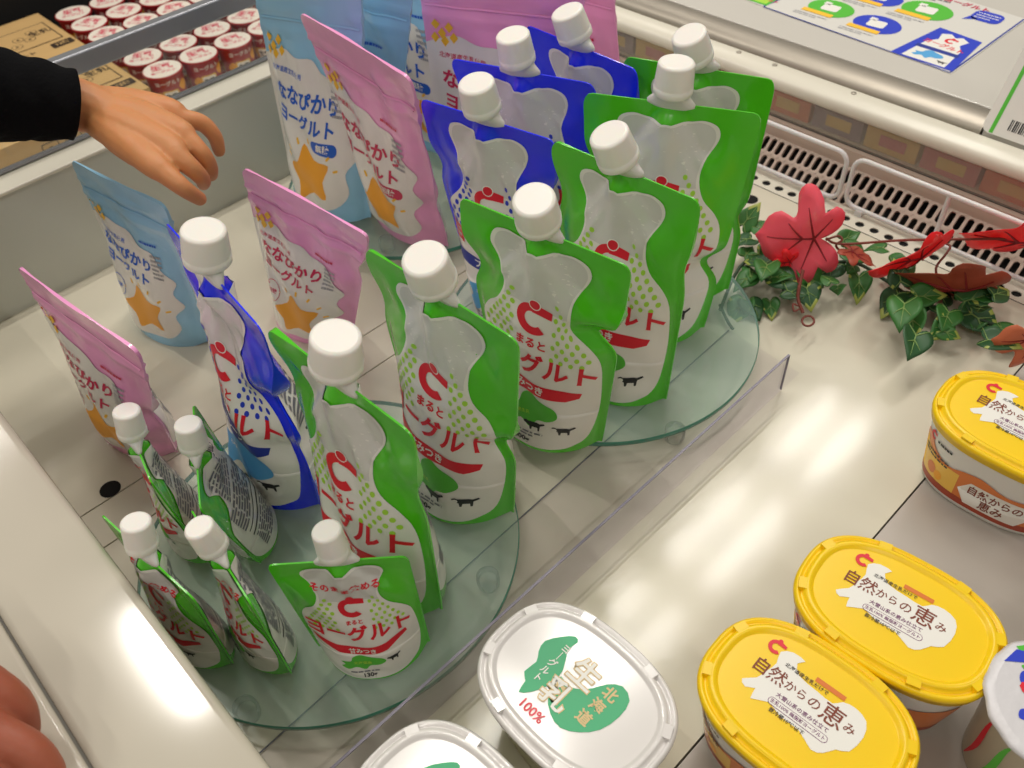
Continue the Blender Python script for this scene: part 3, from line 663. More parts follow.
def tub(cx, cy, th, kind, label, a=.0650, b=.0477):
    t = thing('yogurt_tub', label, 'yogurt tub', (cx, cy, 0), 'yellow lidded yogurt tubs' if kind == 'y' else 'white lidded yogurt tubs')
    z1 = .0825; lm = 'ytub' if kind == 'y' else 'wlid'; L = MB(); R = []
    for d, z in ((-.0035,z1-.0125),(-.0012,z1-.0125),(-.0012,z1-.008),(0,z1-.0068),(0,z1-.0045),(-.0012,z1-.0028),(-.0028,z1-.0022),(-.0034,z1-.0042),(-.0052,z1-.0042),(-.0060,z1-.001),(-.0078,z1),(-.0098,z1-.0004),(-.0108,z1-.0022),(-.0118,z1-.0026)):
        R.append(sup(cx, cy, th, a+d, b+d, z))
    L.rings(R, lm, False, True)
    # little stacking tabs round the rim
    for q in (4, 14, 22, 32, 40, 50, 58, 68):
        p = Vector(R[8][q]); c = Vector((cx, cy, p.z)); d = (p-c).normalized(); ang = math.atan2(d.y, d.x)
        nx = (Vector(R[8][(q+1) % NS])-Vector(R[8][q-1])); ang = math.atan2(nx.y, nx.x)
        L.box((p.x-.0042, p.y-.0028, z1-.0045), (p.x+.0042, p.y+.0028, z1-.0002), lm, Matrix.Rotation(ang, 3, 'Z'))
    # printed lid centre: reading direction runs along the long axis
    V, F, ms = TUBA[kind]; ca, sa = math.cos(th), math.sin(th); sc = 1.08 if kind == 'y' else .99
    W = []
    for x, y, l in V:
        u, v = y*sc, -x*sc   # lid frame: v is the long axis, u the short one
        W.append((cx+u*ca-v*sa, cy+u*sa+v*ca, z1-.0026+.0002+l*.00012))
    L.add_multi(W, F, ms, False); lid = L.build('lid', t)
    # container
    C = MB(); H0 = z1-.0125; prof = lambda q: -.0125+.0095*q
    RR = [sup(cx, cy, th, a-.0165, b-.0165, .0008), sup(cx, cy, th, a-.0135, b-.0135, .0006)]+[sup(cx, cy, th, a+prof(q), b+prof(q), .003+(H0-.003)*q) for q in (0,.25,.5,.75,1)]
    C.rings(RR, 'tub' if kind == 'y' else 'tubw', True, False)
    if kind == 'y':
        for centre in (NS//2, 0):   # the label on both long faces
            # arc length table along the outline
            V, F, ms = SIDEA; pts = [Vector(p) for p in sup(cx, cy, th, a-.008, b-.008, 0)]
            order = [pts[(centre+i) % NS] for i in range(-NS//2, NS//2+1)]
            L0 = [0]
            for i in range(1, len(order)): L0.append(L0[-1]+(order[i]-order[i-1]).length)
            mid = L0[NS//2]; W = []
            c0 = Vector((cx, cy, 0))
            for x, y, l in V:
                q = y/H0; s = mid+x*1.0
                i = max(0, min(NS-1, int(np.searchsorted(L0, s))-1)); f = (s-L0[i])/(L0[i+1]-L0[i]); p = order[i].lerp(order[i+1], f)
                tg = (order[i+1]-order[i]).normalized(); nn = Vector((tg.y, -tg.x, 0)); 
                if nn.dot(p-c0) < 0: nn = -nn
                off = (prof((y*1.32-.003)/(H0-.003))+.008)+.0005+l*.00016
                W.append((p.x+nn.x*off, p.y+nn.y*off, y*1.32))
            C.add_multi(W, F, ms, True)
    C.build('container', t)
tub(.2568,.0519,.05,'y','yellow lidded yogurt tub at bottom, left of the two touching tubs')
tub(.3520,.0450,.11,'y','yellow lidded yogurt tub resting beside and right of the front yellow one')
tub(.5580,.0558,.05,'y','yellow lidded yogurt tub standing apart at the right edge')
tub(.1685,.158,.0,'w','white lidded yogurt tub with green print, wholly visible lid')
tub(.062,.153,.0,'w','white lidded yogurt tub cut by the bottom picture edge')
# ------------------------------------------------------------------ foil cups at the lower right
def foil_cup(cx, cy, r, h, label, seed):
    t = thing('foil_cup', label, 'yogurt cup', (cx, cy, 0), 'foil covered cups at the lower right'); rg = random.Random(seed)
    b = MB(); b.lathe((cx, cy, .0006), (0,0,1), [(r*.72,0),(r*.76,.001),(r*.92,h-.006),(r*.95,h-.004),(r*.95,h-.0008)], 'cupbody', 48)
    for k in range(5):   # red swirls and green dashes on the wall
        a0 = 2.2+k*.42; P1 = []; P2 = []
        for i in range(9):
            q = i/8; z = .006+q*(h-.016); rr = r*(.76+.16*z/h)+.0004; aa = a0+.28*q+.06*math.sin(5*q); w = .05*math.sin(math.pi*q)+.012
            P1.append((cx+rr*math.cos(aa-w), cy+rr*math.sin(aa-w), z)); P2.append((cx+rr*math.cos(aa+w), cy+rr*math.sin(aa+w), z))
        b.add(P1+P2, [(i, 9+i, 10+i, i+1) for i in range(8)], 'red' if k % 2 == 0 else 'green_dk')
    b.build('cup', t)
    L = MB(); n = 60; R = []
    for q, z in ((1.03,h-.0035),(1.05,h-.001),(1.0,h+.0006),(.9,h+.0012)): R.append([(cx+r*q*(1+.012*math.sin(11*i)*(q > .99))*math.cos(2*math.pi*i/n), cy+r*q*(1+.012*math.sin(11*i)*(q > .99))*math.sin(2*math.pi*i/n), z+.0005*math.sin(7*i)*(q > .99)) for i in range(n)])
    L.rings(R, 'foil', False, True); z = h+.0014
    a = Art(); a.poly([(-.040,.018),(-.028,.034),(-.010,.041),(-.004,.034),(-.020,.028),(-.032,.014)], 'green_dk', 1); a.poly([(-.041,.003),(-.039,.016),(-.020,.026),(-.004,.032),(-.004,.029),(-.018,.022),(-.036,.007)], 'blue_pr', 2)
    a.blob([(-.030,.004),(-.024,.010),(-.018,.004),(-.022,-.003),(-.028,-.003)], 'blue_pr', 1); a.blob([(-.032,.008),(-.026,.012),(-.022,.008),(-.028,.006)], 'green_dk', 2)
    a.text('よい', -.010, -.008, .019, 'red', 2, .04, -.5); a.text('ヨーグルト', .000, .010, .008, 'blue_pr', 2, .03, -.5); a.blob([(-.020,-.020),(-.014,-.016),(-.012,-.022),(-.018,-.026)], 'blue_pr', 1)
    V, F, ms = a.get(); s = r/.045; c_, s_ = math.cos(-1.57), math.sin(-1.57)
    L.add_multi([(cx+(x*c_-y*s_)*s, cy+(x*s_+y*c_)*s, z+l*.0001) for x, y, l in V], F, ms, False); L.build('foil_lid', t)
foil_cup(.3600,-.0565,.0430,.083,'foil lidded cup with blue and red print at the lower right corner',1)
foil_cup(.4560,-.0640,.0430,.060,'foil lidded cup partly behind the other at the right edge',2)
# ================================================================== leaf garland
def frame_from(n, d):
    n = Vector(n).normalized(); d = Vector(d); d = (d-n*d.dot(n)).normalized(); return d.cross(n), d, n   # x, y (tip), z
GRAPE = [(0,-.02),(.10,-.20),(.26,-.34),(.50,-.36),(.62,-.20),(.50,-.03),(.72,.02),(.95,.18),(.98,.36),(.80,.46),(.50,.44),(.38,.50),(.48,.72),(.36,.93),(.15,1.02),(0,1.14)]
HEART = [(0,.05),(.14,-.12),(.38,-.16),(.56,.06),(.56,.32),(.42,.58),(.22,.84),(0,1.12)]
def leaf(root, P, n, d, size, shape, m, m2=None, vein='vein', fold=.25, cup=.15, wid=1., seed=0):
    x, y, z = frame_from(n, d); P = Vector(P); rg = random.Random(seed); H = GRAPE if shape == 'grape' else HEART
    R = [Vector((a*wid, b, 0)) for a, b in H]; R = spline(R, 2)
    out = [(p.x, p.y) for p in R]+[(-p.x, p.y) for p in R[::-1][1:-1]]
    def pos(a, b, l=0.):
        h = fold*abs(a)-cup*(a*a+(b-.45)**2)+.05*math.sin(6*a+4*b+seed)
        return P+x*(a*size)+y*(b*size)+z*(h*size+l)
    mb = MB(); n_ = len(out); K = 4; V = []
    for k in range(1, K+1):
        q = k/K; V += [pos(a*q, .3+(b-.3)*q) for a, b in out]
    V.append(pos(0, .3)); c = len(V)-1; F = []
    ml = []
    for i in range(n_):
        j = (i+1) % n_; F.append((c, i, j)); ml.append(m)
        for k in range(K-1):
            F.append((k*n_+i, (k+1)*n_+i, (k+1)*n_+j, k*n_+j))
            tipy = out[i][1] > .62; ml.append(m2 if (m2 and k == K-2 and (out[i][1] > .8 or rg.random() < .10)) else m)
    V2 = [v-z*(.0005) for v in V]; nV = len(V)
    F2 = F+[tuple(nV+q for q in f[::-1]) for f in F]+[((K-1)*n_+i, nV+(K-1)*n_+i, nV+(K-1)*n_+(i+1) % n_, (K-1)*n_+(i+1) % n_) for i in range(n_)]
    mb.add_multi(V+V2, F2, ml+ml+[m]*n_)
    for ex, ey in ((0,1.0),(.62,.28),(-.62,.28),(.42,-.18),(-.42,-.18),(.3,.62),(-.3,.62)):
        if shape != 'grape' and abs(ex) > .5: continue
        b0 = (0, .1 if abs(ex) != .3 else .3); mb.tube([pos(b0[0]+(ex*wid*.92-b0[0])*q/5, b0[1]+(ey*.92-b0[1])*q/5, .0004) for q in range(6)], [.0011*size/.05*(1-.14*q) for q in range(6)], vein, 4)
    mb.build('leaf', root)
gl = thing('leaf_garland', 'artificial garland of red grape leaves and green ivy beside the air grille', 'garland', (.70,.25,0))
CAMD = Vector((-.35,-.35,.65))
for (P, n, d, s, sh, m, m2, vn, fold, wid) in [((0.6784, 0.3041, 0.06), (-0.825, -0.46, 0.328), (-0.0304, 0.0518, -0.004), 0.055, 'grape', 'pinkleaf', None, 'vein', 0.1, 1.0), ((0.7336, 0.2201, 0.052), (-0.365, -0.8, -0.477), (-0.0617, 0.0317, -0.006), 0.054, 'grape', 'redleaf', None, 'vein', 0.03, 1.0), ((0.801, 0.1471, 0.07), (-0.631, -0.504, -0.59), (-0.0363, 0.0524, -0.006), 0.062, 'grape', 'redleaf', None, 'vein', 0.03, 1.0), ((0.7341, 0.1674, 0.04), (-0.699, -0.399, -0.593), (-0.0288, 0.0565, -0.004), 0.064, 'grape', 'rust', None, 'vein', 0.03, 1.0), ((0.7013, 0.0922, 0.045), (-0.712, -0.701, -0.023), (-0.0265, 0.0269, 0.0), 0.038, 'grape', 'orleaf', None, 'vein', 0.1, 1.0), ((0.6606, 0.3191, 0.035), (-0.719, -0.688, -0.092), (-0.0141, 0.0154, -0.005), 0.02, 'grape', 'redleaf', None, 'vein', 0.2, 1.0), ((0.6964, 0.2795, 0.05), (0.33, -0.221, 0.918), (0.007, -0.0312, -0.01), 0.026, 'grape', 'rust', None, 'vein', 0.1, 1.0), ((0.6911, 0.3994, 0.0232), (-0.5277837760384989, -0.28315340591145516, 0.5774861354012051), (0.0441, 0.0098, -0.01), 0.028499999999999998, 'heart', 'ivy', 'ivyy', 'veing', 0.22, 0.7666287739198975), ((0.6764, 0.3768, 0.0268), (0.04256853016140327, 0.040361881196646854, 0.8825813012527193), (-0.0177, 0.0034, -0.01), 0.024699999999999996, 'heart', 'ivy2', None, 'veing', 0.22, 0.8054820439225794), ((0.6569, 0.3574, 0.0298), (-0.40632214959098484, -0.4618683765717049, 0.5530916462157651), (0.0019, -0.0225, -0.01), 0.0266, 'heart', 'ivy', 'ivyy', 'veing', 0.22, 0.8036001081447292), ((0.6409, 0.3347, 0.0384), (-0.019755965855106417, 0.045321877361858776, 0.9002239192714832), (-0.0213, -0.0095, -0.01), 0.028499999999999998, 'heart', 'ivy', None, 'veing', 0.22, 0.7983589045048101), ((0.6438, 0.3257, 0.0248), (-0.16111707831080896, -0.014484232897025606, 0.9273241789956737), (-0.0012, -0.0204, -0.01), 0.028499999999999998, 'heart', 'ivy2', 'ivyy', 'veing', 0.22, 0.9700126878402998), ((0.6339, 0.3456, 0.0199), (-0.1759036813960841, -0.0626388347868213, 0.7529768878552077), (-0.0181, 0.0025, -0.01), 0.024699999999999996, 'heart', 'ivy', None, 'veing', 0.22, 0.7944475435601961), ((0.607, 0.3345, 0.01), (-0.5374576549142267, 0.14767069111992648, 0.9327420850925416), (-0.0421, -0.0047, -0.004), 0.028499999999999998, 'heart', 'ivy', 'ivyy', 'veing', 0.22, 0.8869097173967635), ((0.6097, 0.3316, 0.01), (0.03620920259028049, -0.14210655865128674, 0.941158619939395), (-0.0137, -0.027, -0.004), 0.024699999999999996, 'heart', 'ivy2', None, 'veing', 0.22, 0.9620110220559086), ((0.6243, 0.3155, 0.01), (-0.3102377698077876, -0.12087002224800841, 0.7155215086466535), (-0.0169, -0.0147, -0.004), 0.0209, 'heart', 'ivy', 'ivyy', 'veing', 0.22, 0.7903301515304021), ((0.6738, 0.3092, 0.0247), (-0.03118537695576551, -0.5654092247422012, 0.5231609995017563), (-0.006, -0.0269, -0.01), 0.0323, 'heart', 'ivy', None, 'veing', 0.22, 0.9065876863849759), ((0.6505, 0.294, 0.0242), (-0.22576474358440446, -0.22300793110800554, 0.671421632711078), (-0.0194, -0.0238, -0.01), 0.024699999999999996, 'heart', 'ivy2', 'ivyy', 'veing', 0.22, 0.999319718543028), ((0.7408, 0.3085, 0.0223), (-0.3110437405148725, -0.4378635070620829, 0.8163324908955095), (0.0432, -0.0075, -0.01), 0.0209, 'heart', 'ivy', None, 'veing', 0.22, 0.8190762087399208), ((0.7244, 0.2947, 0.0258), (-0.07714012330667619, -0.3434648774002064, 0.779264491791696), (0.01, -0.0218, -0.01), 0.0266, 'heart', 'ivy', 'ivyy', 'veing', 0.22, 0.9760787753826644), ((0.7088, 0.2931, 0.0202), (-0.5568728305718769, -0.41690444780898817, 0.882581120663138), (-0.0155, 0.0066, -0.01), 0.0266, 'heart', 'ivy2', None, 'veing', 0.22, 0.9038580187821743), ((0.703, 0.2654, 0.0232), (-0.3682531032397857, -0.45796824520275436, 0.7295093760850879), (-0.0245, -0.0193, -0.01), 0.028499999999999998, 'heart', 'ivy', 'ivyy', 'veing', 0.22, 0.7607027969455049), ((0.7435, 0.2639, 0.0333), (0.027149445378275794, 0.16379007867387607, 0.8674389782369629), (-0.0099, 0.0105, -0.01), 0.019, 'heart', 'ivy', None, 'veing', 0.22, 0.9899668979032378), ((0.7103, 0.2246, 0.0184), (-0.3977024724694097, 0.17280540557449842, 0.8876197176125742), (-0.0251, 0.0002, -0.01), 0.0304, 'heart', 'ivy2', 'ivyy', 'veing', 0.22, 0.8526069202672188), ((0.6781, 0.2076, 0.0388), (-0.16564266997552962, 0.05434224055860215, 0.6467051268284382), (-0.029, -0.0139, -0.01), 0.034199999999999994, 'heart', 'ivy', None, 'veing', 0.22, 0.7978538012021849), ((0.703, 0.2076, 0.0278), (-0.5044936614108595, -0.2946922922205349, 0.9809068112034525), (0.0228, -0.0168, -0.01), 0.0266, 'heart', 'ivy', 'ivyy', 'veing', 0.22, 0.8328268072997966), ((0.7157, 0.2012, 0.0182), (-0.5686419649545122, -0.46434636494403586, 0.8918728374106775), (-0.0081, 0.0125, -0.01), 0.024699999999999996, 'heart', 'ivy2', None, 'veing', 0.22, 0.840681066731336), ((0.6842, 0.1995, 0.0244), (-0.5320284507607763, 0.18539891962550126, 0.7119762596358724), (-0.0225, -0.0172, -0.01), 0.028499999999999998, 'heart', 'ivy', 'ivyy', 'veing', 0.22, 0.8019792104393584), ((0.735, 0.1737, 0.0193), (-0.5613105623723195, -0.4650637829569886, 0.8384135587909027), (0.0352, -0.0084, -0.01), 0.0323, 'heart', 'ivy', None, 'veing', 0.22, 0.7874101337166829), ((0.7258, 0.163, 0.0189), (-0.2565326690087799, -0.4007530789289895, 0.9988182635440452), (0.006, -0.028, -0.01), 0.0361, 'heart', 'ivy2', 'ivyy', 'veing', 0.22, 0.7805683144086049), ((0.704, 0.1734, 0.0296), (-0.058345512316867576, -0.272543015172409, 0.9938286922881805), (-0.0198, -0.0035, -0.01), 0.0266, 'heart', 'ivy', None, 'veing', 0.22, 0.8694404907557606), ((0.6949, 0.1687, 0.0233), (-0.31256425794693043, -0.5705046521481186, 0.7106104807686139), (-0.0196, 0.0045, -0.01), 0.024699999999999996, 'heart', 'ivy', 'ivyy', 'veing', 0.22, 0.8121464935083607), ((0.6475, 0.1777, 0.0376), (-0.018267016477854225, -0.20113622434312045, 0.5158251786113007), (-0.0319, -0.0077, -0.01), 0.0323, 'heart', 'ivy2', None, 'veing', 0.22, 0.8135984153549883), ((0.6798, 0.1688, 0.0233), (-0.45435415476097973, -0.4148266767434197, 0.9348547580155999), (0.0091, -0.0104, -0.01), 0.019, 'heart', 'ivy', 'ivyy', 'veing', 0.22, 0.7854254419449979), ((0.7215, 0.13, 0.0191), (0.04962322279931364, -0.14772463967289923, 0.9952853566769846), (0.0028, -0.0156, -0.01), 0.0266, 'heart', 'ivy', None, 'veing', 0.22, 0.8507405164889157), ((0.6796, 0.1307, 0.0378), (-0.1422185733196984, 0.03268617819161701, 0.8723631428200873), (0.006, -0.0181, -0.01), 0.028499999999999998, 'heart', 'ivy2', 'ivyy', 'veing', 0.22, 0.8735720056807114), ((0.7437, 0.2547, 0.02), (-0.45235509387441436, 0.09904498202982448, 0.9498809275930336), (0.0083, -0.0149, -0.01), 0.0209, 'heart', 'ivy', None, 'veing', 0.22, 0.981144342879682), ((0.6957, 0.3737, 0.0254), (-0.14016370006009687, 0.03960372746406515, 0.8212469604426516), (0.0149, 0.0305, -0.01), 0.0228, 'heart', 'ivy', 'ivyy', 'veing', 0.22, 0.9537065428122676), ((0.6257, 0.3028, 0.0296), (-0.14168746798501847, -0.05123211859998478, 0.6341495228504039), (0.008, -0.0139, -0.01), 0.0209, 'heart', 'ivy2', None, 'veing', 0.22, 0.9806999906751921), ((0.7496, 0.1541, 0.0314), (0.16835188263101553, -0.4554560304075497, 1), (0.023, -0.0065, -0.006), 0.024989697219397557, 'heart', 'ivy2', 'ivyy', 'veing', 0.2, 0.85), ((0.6373, 0.328, 0.0253), (-0.3327343859683519, 0.13518979001474574, 1), (0.0088, -0.0128, -0.006), 0.021692059358372037, 'heart', 'ivy', None, 'veing', 0.2, 0.85), ((0.7072, 0.1843, 0.0164), (0.42236199346737924, -0.4868897228687331, 1), (0.017, -0.0094, -0.006), 0.024764235843519795, 'heart', 'ivy2', None, 'veing', 0.2, 0.85), ((0.6415, 0.335, 0.0277), (0.05060839692801833, 0.378707468144288, 1), (0.0296, 0.0052, -0.006), 0.018016694483302644, 'heart', 'ivy', None, 'veing', 0.2, 0.85), ((0.7144, 0.2131, 0.0298), (-0.02848988089535509, 0.02640864580603186, 1), (0.0312, 0.0125, -0.006), 0.016263934588357, 'heart', 'ivy2', 'ivyy', 'veing', 0.2, 0.85), ((0.6509, 0.3676, 0.0218), (0.1081251485207142, -0.3612382855908852, 1), (0.0309, 0.0076, -0.006), 0.01962569682893827, 'heart', 'ivy', None, 'veing', 0.2, 0.85), ((0.7349, 0.1915, 0.0122), (0.32756147589336837, -0.41485898971655966, 1), (0.0322, 0.0059, -0.006), 0.021433786768747104, 'heart', 'ivy2', None, 'veing', 0.2, 0.85), ((0.6788, 0.2742, 0.0182), (-0.013347999338249483, 0.46627860814376143, 1), (-0.013, -0.0113, -0.006), 0.01695119670608597, 'heart', 'ivy', None, 'veing', 0.2, 0.85), ((0.6485, 0.3408, 0.0297), (-0.06604674893697504, 0.35784395568992566, 1), (-0.0023, 0.0167, -0.006), 0.023765862378793905, 'heart', 'ivy2', 'ivyy', 'veing', 0.2, 0.85), ((0.6461, 0.3522, 0.0159), (0.3364419749280637, -0.07753555388620137, 1), (-0.0169, -0.0067, -0.006), 0.02398348870562696, 'heart', 'ivy', None, 'veing', 0.2, 0.85), ((0.6569, 0.3266, 0.0155), (-0.005744771213670119, -0.16141509072027305, 1), (-0.0041, -0.0152, -0.006), 0.02141863031489853, 'heart', 'ivy2', None, 'veing', 0.2, 0.85), ((0.7372, 0.1552, 0.0121), (0.044948474398543437, -0.013493308527616987, 1), (-0.0161, -0.0039, -0.006), 0.023155866593196718, 'heart', 'ivy', None, 'veing', 0.2, 0.85), ((0.6619, 0.2744, 0.0317), (0.17673335263818046, 0.10953488132087208, 1), (0.0149, 0.0206, -0.006), 0.019132725696570034, 'heart', 'ivy', None, 'veing', 0.2, 0.85), ((0.7274, 0.1545, 0.0302), (0.36752608795956565, 0.28684938282334493, 1), (-0.0156, -0.0044, -0.006), 0.02212999510895158, 'heart', 'ivy2', None, 'veing', 0.2, 0.85), ((0.707, 0.2751, 0.0274), (0.16208667561444623, -0.36674525265842706, 1), (-0.0163, 0.0003, -0.006), 0.016825601116241574, 'heart', 'ivy', None, 'veing', 0.2, 0.85), ((0.6579, 0.3349, 0.0156), (-0.1280118435808486, 0.07598247970562377, 1), (0.0285, 0.0022, -0.006), 0.019504408573729298, 'heart', 'ivy2', 'ivyy', 'veing', 0.2, 0.85), ((0.7348, 0.2359, 0.0201), (-0.3203243737694049, 0.154252591519755, 1), (0.0264, -0.0034, -0.006), 0.019266725180642513, 'heart', 'ivy', None, 'veing', 0.2, 0.85), ((0.7186, 0.3231, 0.0124), (0.3297739482574774, 0.301104466311778, 1), (0.0254, -0.0038, -0.006), 0.02407250133252857, 'heart', 'ivy2', None, 'veing', 0.2, 0.85), ((0.7551, 0.1548, 0.0237), (0.07386448228744513, 0.43791159299685156, 1), (-0.0029, 0.0124, -0.006), 0.023602519014902915, 'heart', 'ivy', None, 'veing', 0.2, 0.85), ((0.7568, 0.1521, 0.025), (0.2452016787392799, 0.11786696900931692, 1), (0.0236, 0.0163, -0.006), 0.024312628765423883, 'heart', 'ivy2', 'ivyy', 'veing', 0.2, 0.85), ((0.6621, 0.2882, 0.0201), (0.3968746549623886, 0.20358948574304192, 1), (0.0107, 0.0206, -0.006), 0.019096765679688543, 'heart', 'ivy', None, 'veing', 0.2, 0.85), ((0.6809, 0.3241, 0.0245), (0.39901779445149343, -0.09978308151450155, 1), (0.0185, -0.0083, -0.006), 0.020006600377672382, 'heart', 'ivy2', None, 'veing', 0.2, 0.85), ((0.7416, 0.1837, 0.0202), (-0.31610769109889403, 0.040197800535969885, 1), (0.016, -0.0103, -0.006), 0.02293289366074909, 'heart', 'ivy', None, 'veing', 0.2, 0.85), ((0.7062, 0.225, 0.031), (-0.34394745892803, -0.43228359179053133, 1), (0.0155, 0.0192, -0.006), 0.025737900492926, 'heart', 'ivy2', 'ivyy', 'veing', 0.2, 0.85), ((0.7188, 0.1288, 0.0241), (-0.40866067442622944, -0.24209753808786028, 1), (-0.0152, -0.0036, -0.006), 0.0182216153621628, 'heart', 'ivy', None, 'veing', 0.2, 0.85)]:
    leaf(gl, P, n, d, s, sh, m, m2, vn, fold, .15, wid, seed=int(s*1e5) % 97)
for pts, r, m, nm in [([(0.685, 0.3015, 0.06), (0.692, 0.2871, 0.056), (0.7296, 0.2428, 0.062), (0.766, 0.1926, 0.068), (0.801, 0.1518, 0.07)], 0.0013, 'vine', 'stem'), ([(0.6848, 0.3009, 0.058), (0.6955, 0.2947, 0.06), (0.695, 0.2894, 0.058), (0.6905, 0.2918, 0.052), (0.6988, 0.2839, 0.04)], 0.0012, 'vine', 'tendril'), ([(0.6455, 0.2987, 0.045), (0.6313, 0.2918, 0.035), (0.6233, 0.2861, 0.028), (0.6169, 0.2751, 0.022)], 0.0017, 'vine', 'tendril'), ([(0.6117, 0.2717, 0.02), (0.6157, 0.2717, 0.02), (0.6186, 0.27, 0.02), (0.6196, 0.2671, 0.02), (0.6183, 0.2639, 0.02), (0.6151, 0.2614, 0.02), (0.6111, 0.2605, 0.02), (0.6075, 0.2615, 0.02), (0.6055, 0.2639, 0.02), (0.6057, 0.2671, 0.02), (0.608, 0.27, 0.02), (0.6118, 0.2717, 0.02)], 0.0011, 'vine', 'tendril'), ([(0.618, 0.2823, 0.026), (0.6173, 0.2874, 0.026), (0.6104, 0.2815, 0.025), (0.616, 0.2796, 0.025)], 0.0009, 'vine', 'tendril'), ([(0.7446, 0.2219, 0.052), (0.7569, 0.2189, 0.055), (0.7546, 0.2085, 0.058), (0.7448, 0.2066, 0.055), (0.7323, 0.207, 0.045), (0.7193, 0.1946, 0.04)], 0.0012, 'vine', 'stem'), ([(0.5807, 0.3443, 0.008), (0.6463, 0.363, 0.02), (0.6686, 0.3236, 0.02), (0.711, 0.2818, 0.025), (0.7175, 0.2448, 0.018), (0.7169, 0.2104, 0.012), (0.7199, 0.1809, 0.012), (0.7283, 0.1556, 0.014), (0.7387, 0.1023, 0.012)], 0.0018, 'vineg', 'stem'), ([(0.5888, 0.35, 0.006), (0.5736, 0.329, 0.006), (0.5687, 0.3194, 0.006)], 0.0016, 'vineg', 'stem'), ([(0.6532, 0.3367, 0.03), (0.6394, 0.3159, 0.02), (0.6322, 0.2984, 0.015)], 0.001, 'vineg', 'tendril')]:
    mb = MB(); mb.tube(spline([tuple(p) for p in pts], 6), r, m, 7); mb.build(nm, gl)
# ================================================================== flyer and price card on the shelf behind
fl = Art()
ff = lambda y, x: (y, x)
t = thing('flyer', 'laminated flyer with green and blue circles on the grey shelf top', 'flyer', (1.05,.45,.1018))
sheet = [(.9832,.3384),(1.165,.3350),(1.190,.66),(1.010,.75)]
def world_art(a, z0, parent, name):
    V, F, ms = a.get(); mb = MB(); mb.add_multi([(x, y, z0+l*.00015) for x, y, l in V], F, ms, False); return mb.build(name, parent)
mb = MB(); mb.add([(x, y, .1018) for x, y in sheet]+[(x, y, .1024) for x, y in sheet], [(3,2,1,0),(4,5,6,7),(0,1,5,4),(1,2,6,5),(2,3,7,6),(3,0,4,7)], 'paper', False); mb.build('sheet', t)
# print: reading direction is -Y, so work in a frame (r, u) = (-y, x)
a = Art()
def RU(x, y): return (-y, x)
def seg(p, q, w, m, l=1):
    p, q = Vector((*p, 0)), Vector((*q, 0)); d = (q-p).normalized(); nn = Vector((-d.y, d.x, 0))*w/2; a.poly([(v.x, v.y) for v in (p-nn, q-nn, q+nn, p+nn)], m, l)
seg(RU(.9846,.3405), RU(1.163,.3370), .0022, 'navy'); seg(RU(.9846,.3405), RU(.9990,.60), .0018, 'navy'); seg(RU(.9990,.60), RU(1.19,.575), .0022, 'navy')
def bubble(x, y, r, m, yb):
    cx, cy = RU(x, y); a.circ(cx, cy, r, m, 2, 24, r*.82); a.rrect(cx-.001, cy+.001, r*.75, r*.62, .004, 'white', 3, .1); a.rect(cx-r*.5, cy+r*.25, cx-r*.2, cy+r*.5, 'white', 3); a.rect(cx-r*.95, cy-r*.82, cx+r*.45, cy-r*.52, 'yellow', 3.5); a.lines(cx-r*1.1, cx+r*.4, cy-r*1.25, cy-r*.95, 2, 'greyl', 2)
bubble(1.0464,.5306,.030,'green_dk',0); bubble(1.0417,.4636,.030,'blue_pr',0); bubble(1.1142,.4366,.032,'green_dk',0); bubble(1.1128,.5003,.030,'blue_pr',0)
cx, cy = RU(1.1411,.3720); a.rrect(cx, cy, .036, .030, .010, 'blue_pr', 2, 0); a.poly([(cx-.018,cy-.008),(cx-.022,cy-.022),(cx-.006,cy-.012)], 'blue_pr', 2); a.lines(cx-.014, cx+.014, cy-.010, cy+.010, 3, 'white', 3, h=.3)
# pouch picture on the flyer
pp = [RU(.9883,.4160), RU(1.0808,.4021), RU(1.0747,.3468), RU(.9882,.3398)]; a.poly(pp, 'blue_pr', 2)
A_, B_, C_, D_ = [Vector((*p, 0)) for p in pp]; bl = lambda u, v: (A_*(1-u)*(1-v)+D_*u*(1-v)+B_*(1-u)*v+C_*u*v)
a.poly([tuple(bl(u, v)[:2]) for u, v in ((.16,.03),(.86,.03),(.84,.55),(.72,.7),(.80,.86),(.62,.93),(.5,.86),(.36,.93),(.2,.86),(.28,.7),(.16,.55))], 'white', 2.5)
c = bl(.5,.74); a.logo(c.x, c.y, .0068, 'red', 3, False); c = bl(.5,.56); a.text('ヨーグルト', c.x, c.y, .0105, 'red', 3.2, .03, -.1)
c = bl(.5,.40); a.rect(c.x-.026, c.y-.004, c.x+.026, c.y+.004, 'navy', 3); c = bl(.46,.22); a.blob([(c.x+x*.016, c.y+y*.012) for x, y in MAPP], 'sky', 3)
c = bl(.75,.12); a.poly([(c.x+x*.006, c.y+y*.006) for x, y in COW], 'black', 3.4)
c = RU(1.015,.61); a.rect(c[0]-.022, c[1]-.012, c[0]+.012, c[1]+.03, 'green_dk', 1.6); a.rect(c[0]-.014, c[1]-.008, c[0]+.008, c[1]+.02, 'lime', 2); a.text('ヨーグルト', c[0], c[1]+.004, .0075, 'crimson', 3, .04); 
c = RU(1.158,.415); a.text('まるとヨーグルト', c[0]-.01, c[1], .012, 'crimson', 3, .03); c = RU(1.150,.455); a.lines(c[0]-.03, c[0]+.03, c[1]-.006, c[1]+.004, 2, 'grey', 3)
V, F, ms = a.get(); mb = MB(); mb.add_multi([(y, -x, .1025+l*.00012) for x, y, l in V], F, ms, False); mb.build('print', t)
t = thing('price_card', 'white card with green stripe and barcode standing over the rail at the right', 'card', (.905,.19,.0985))
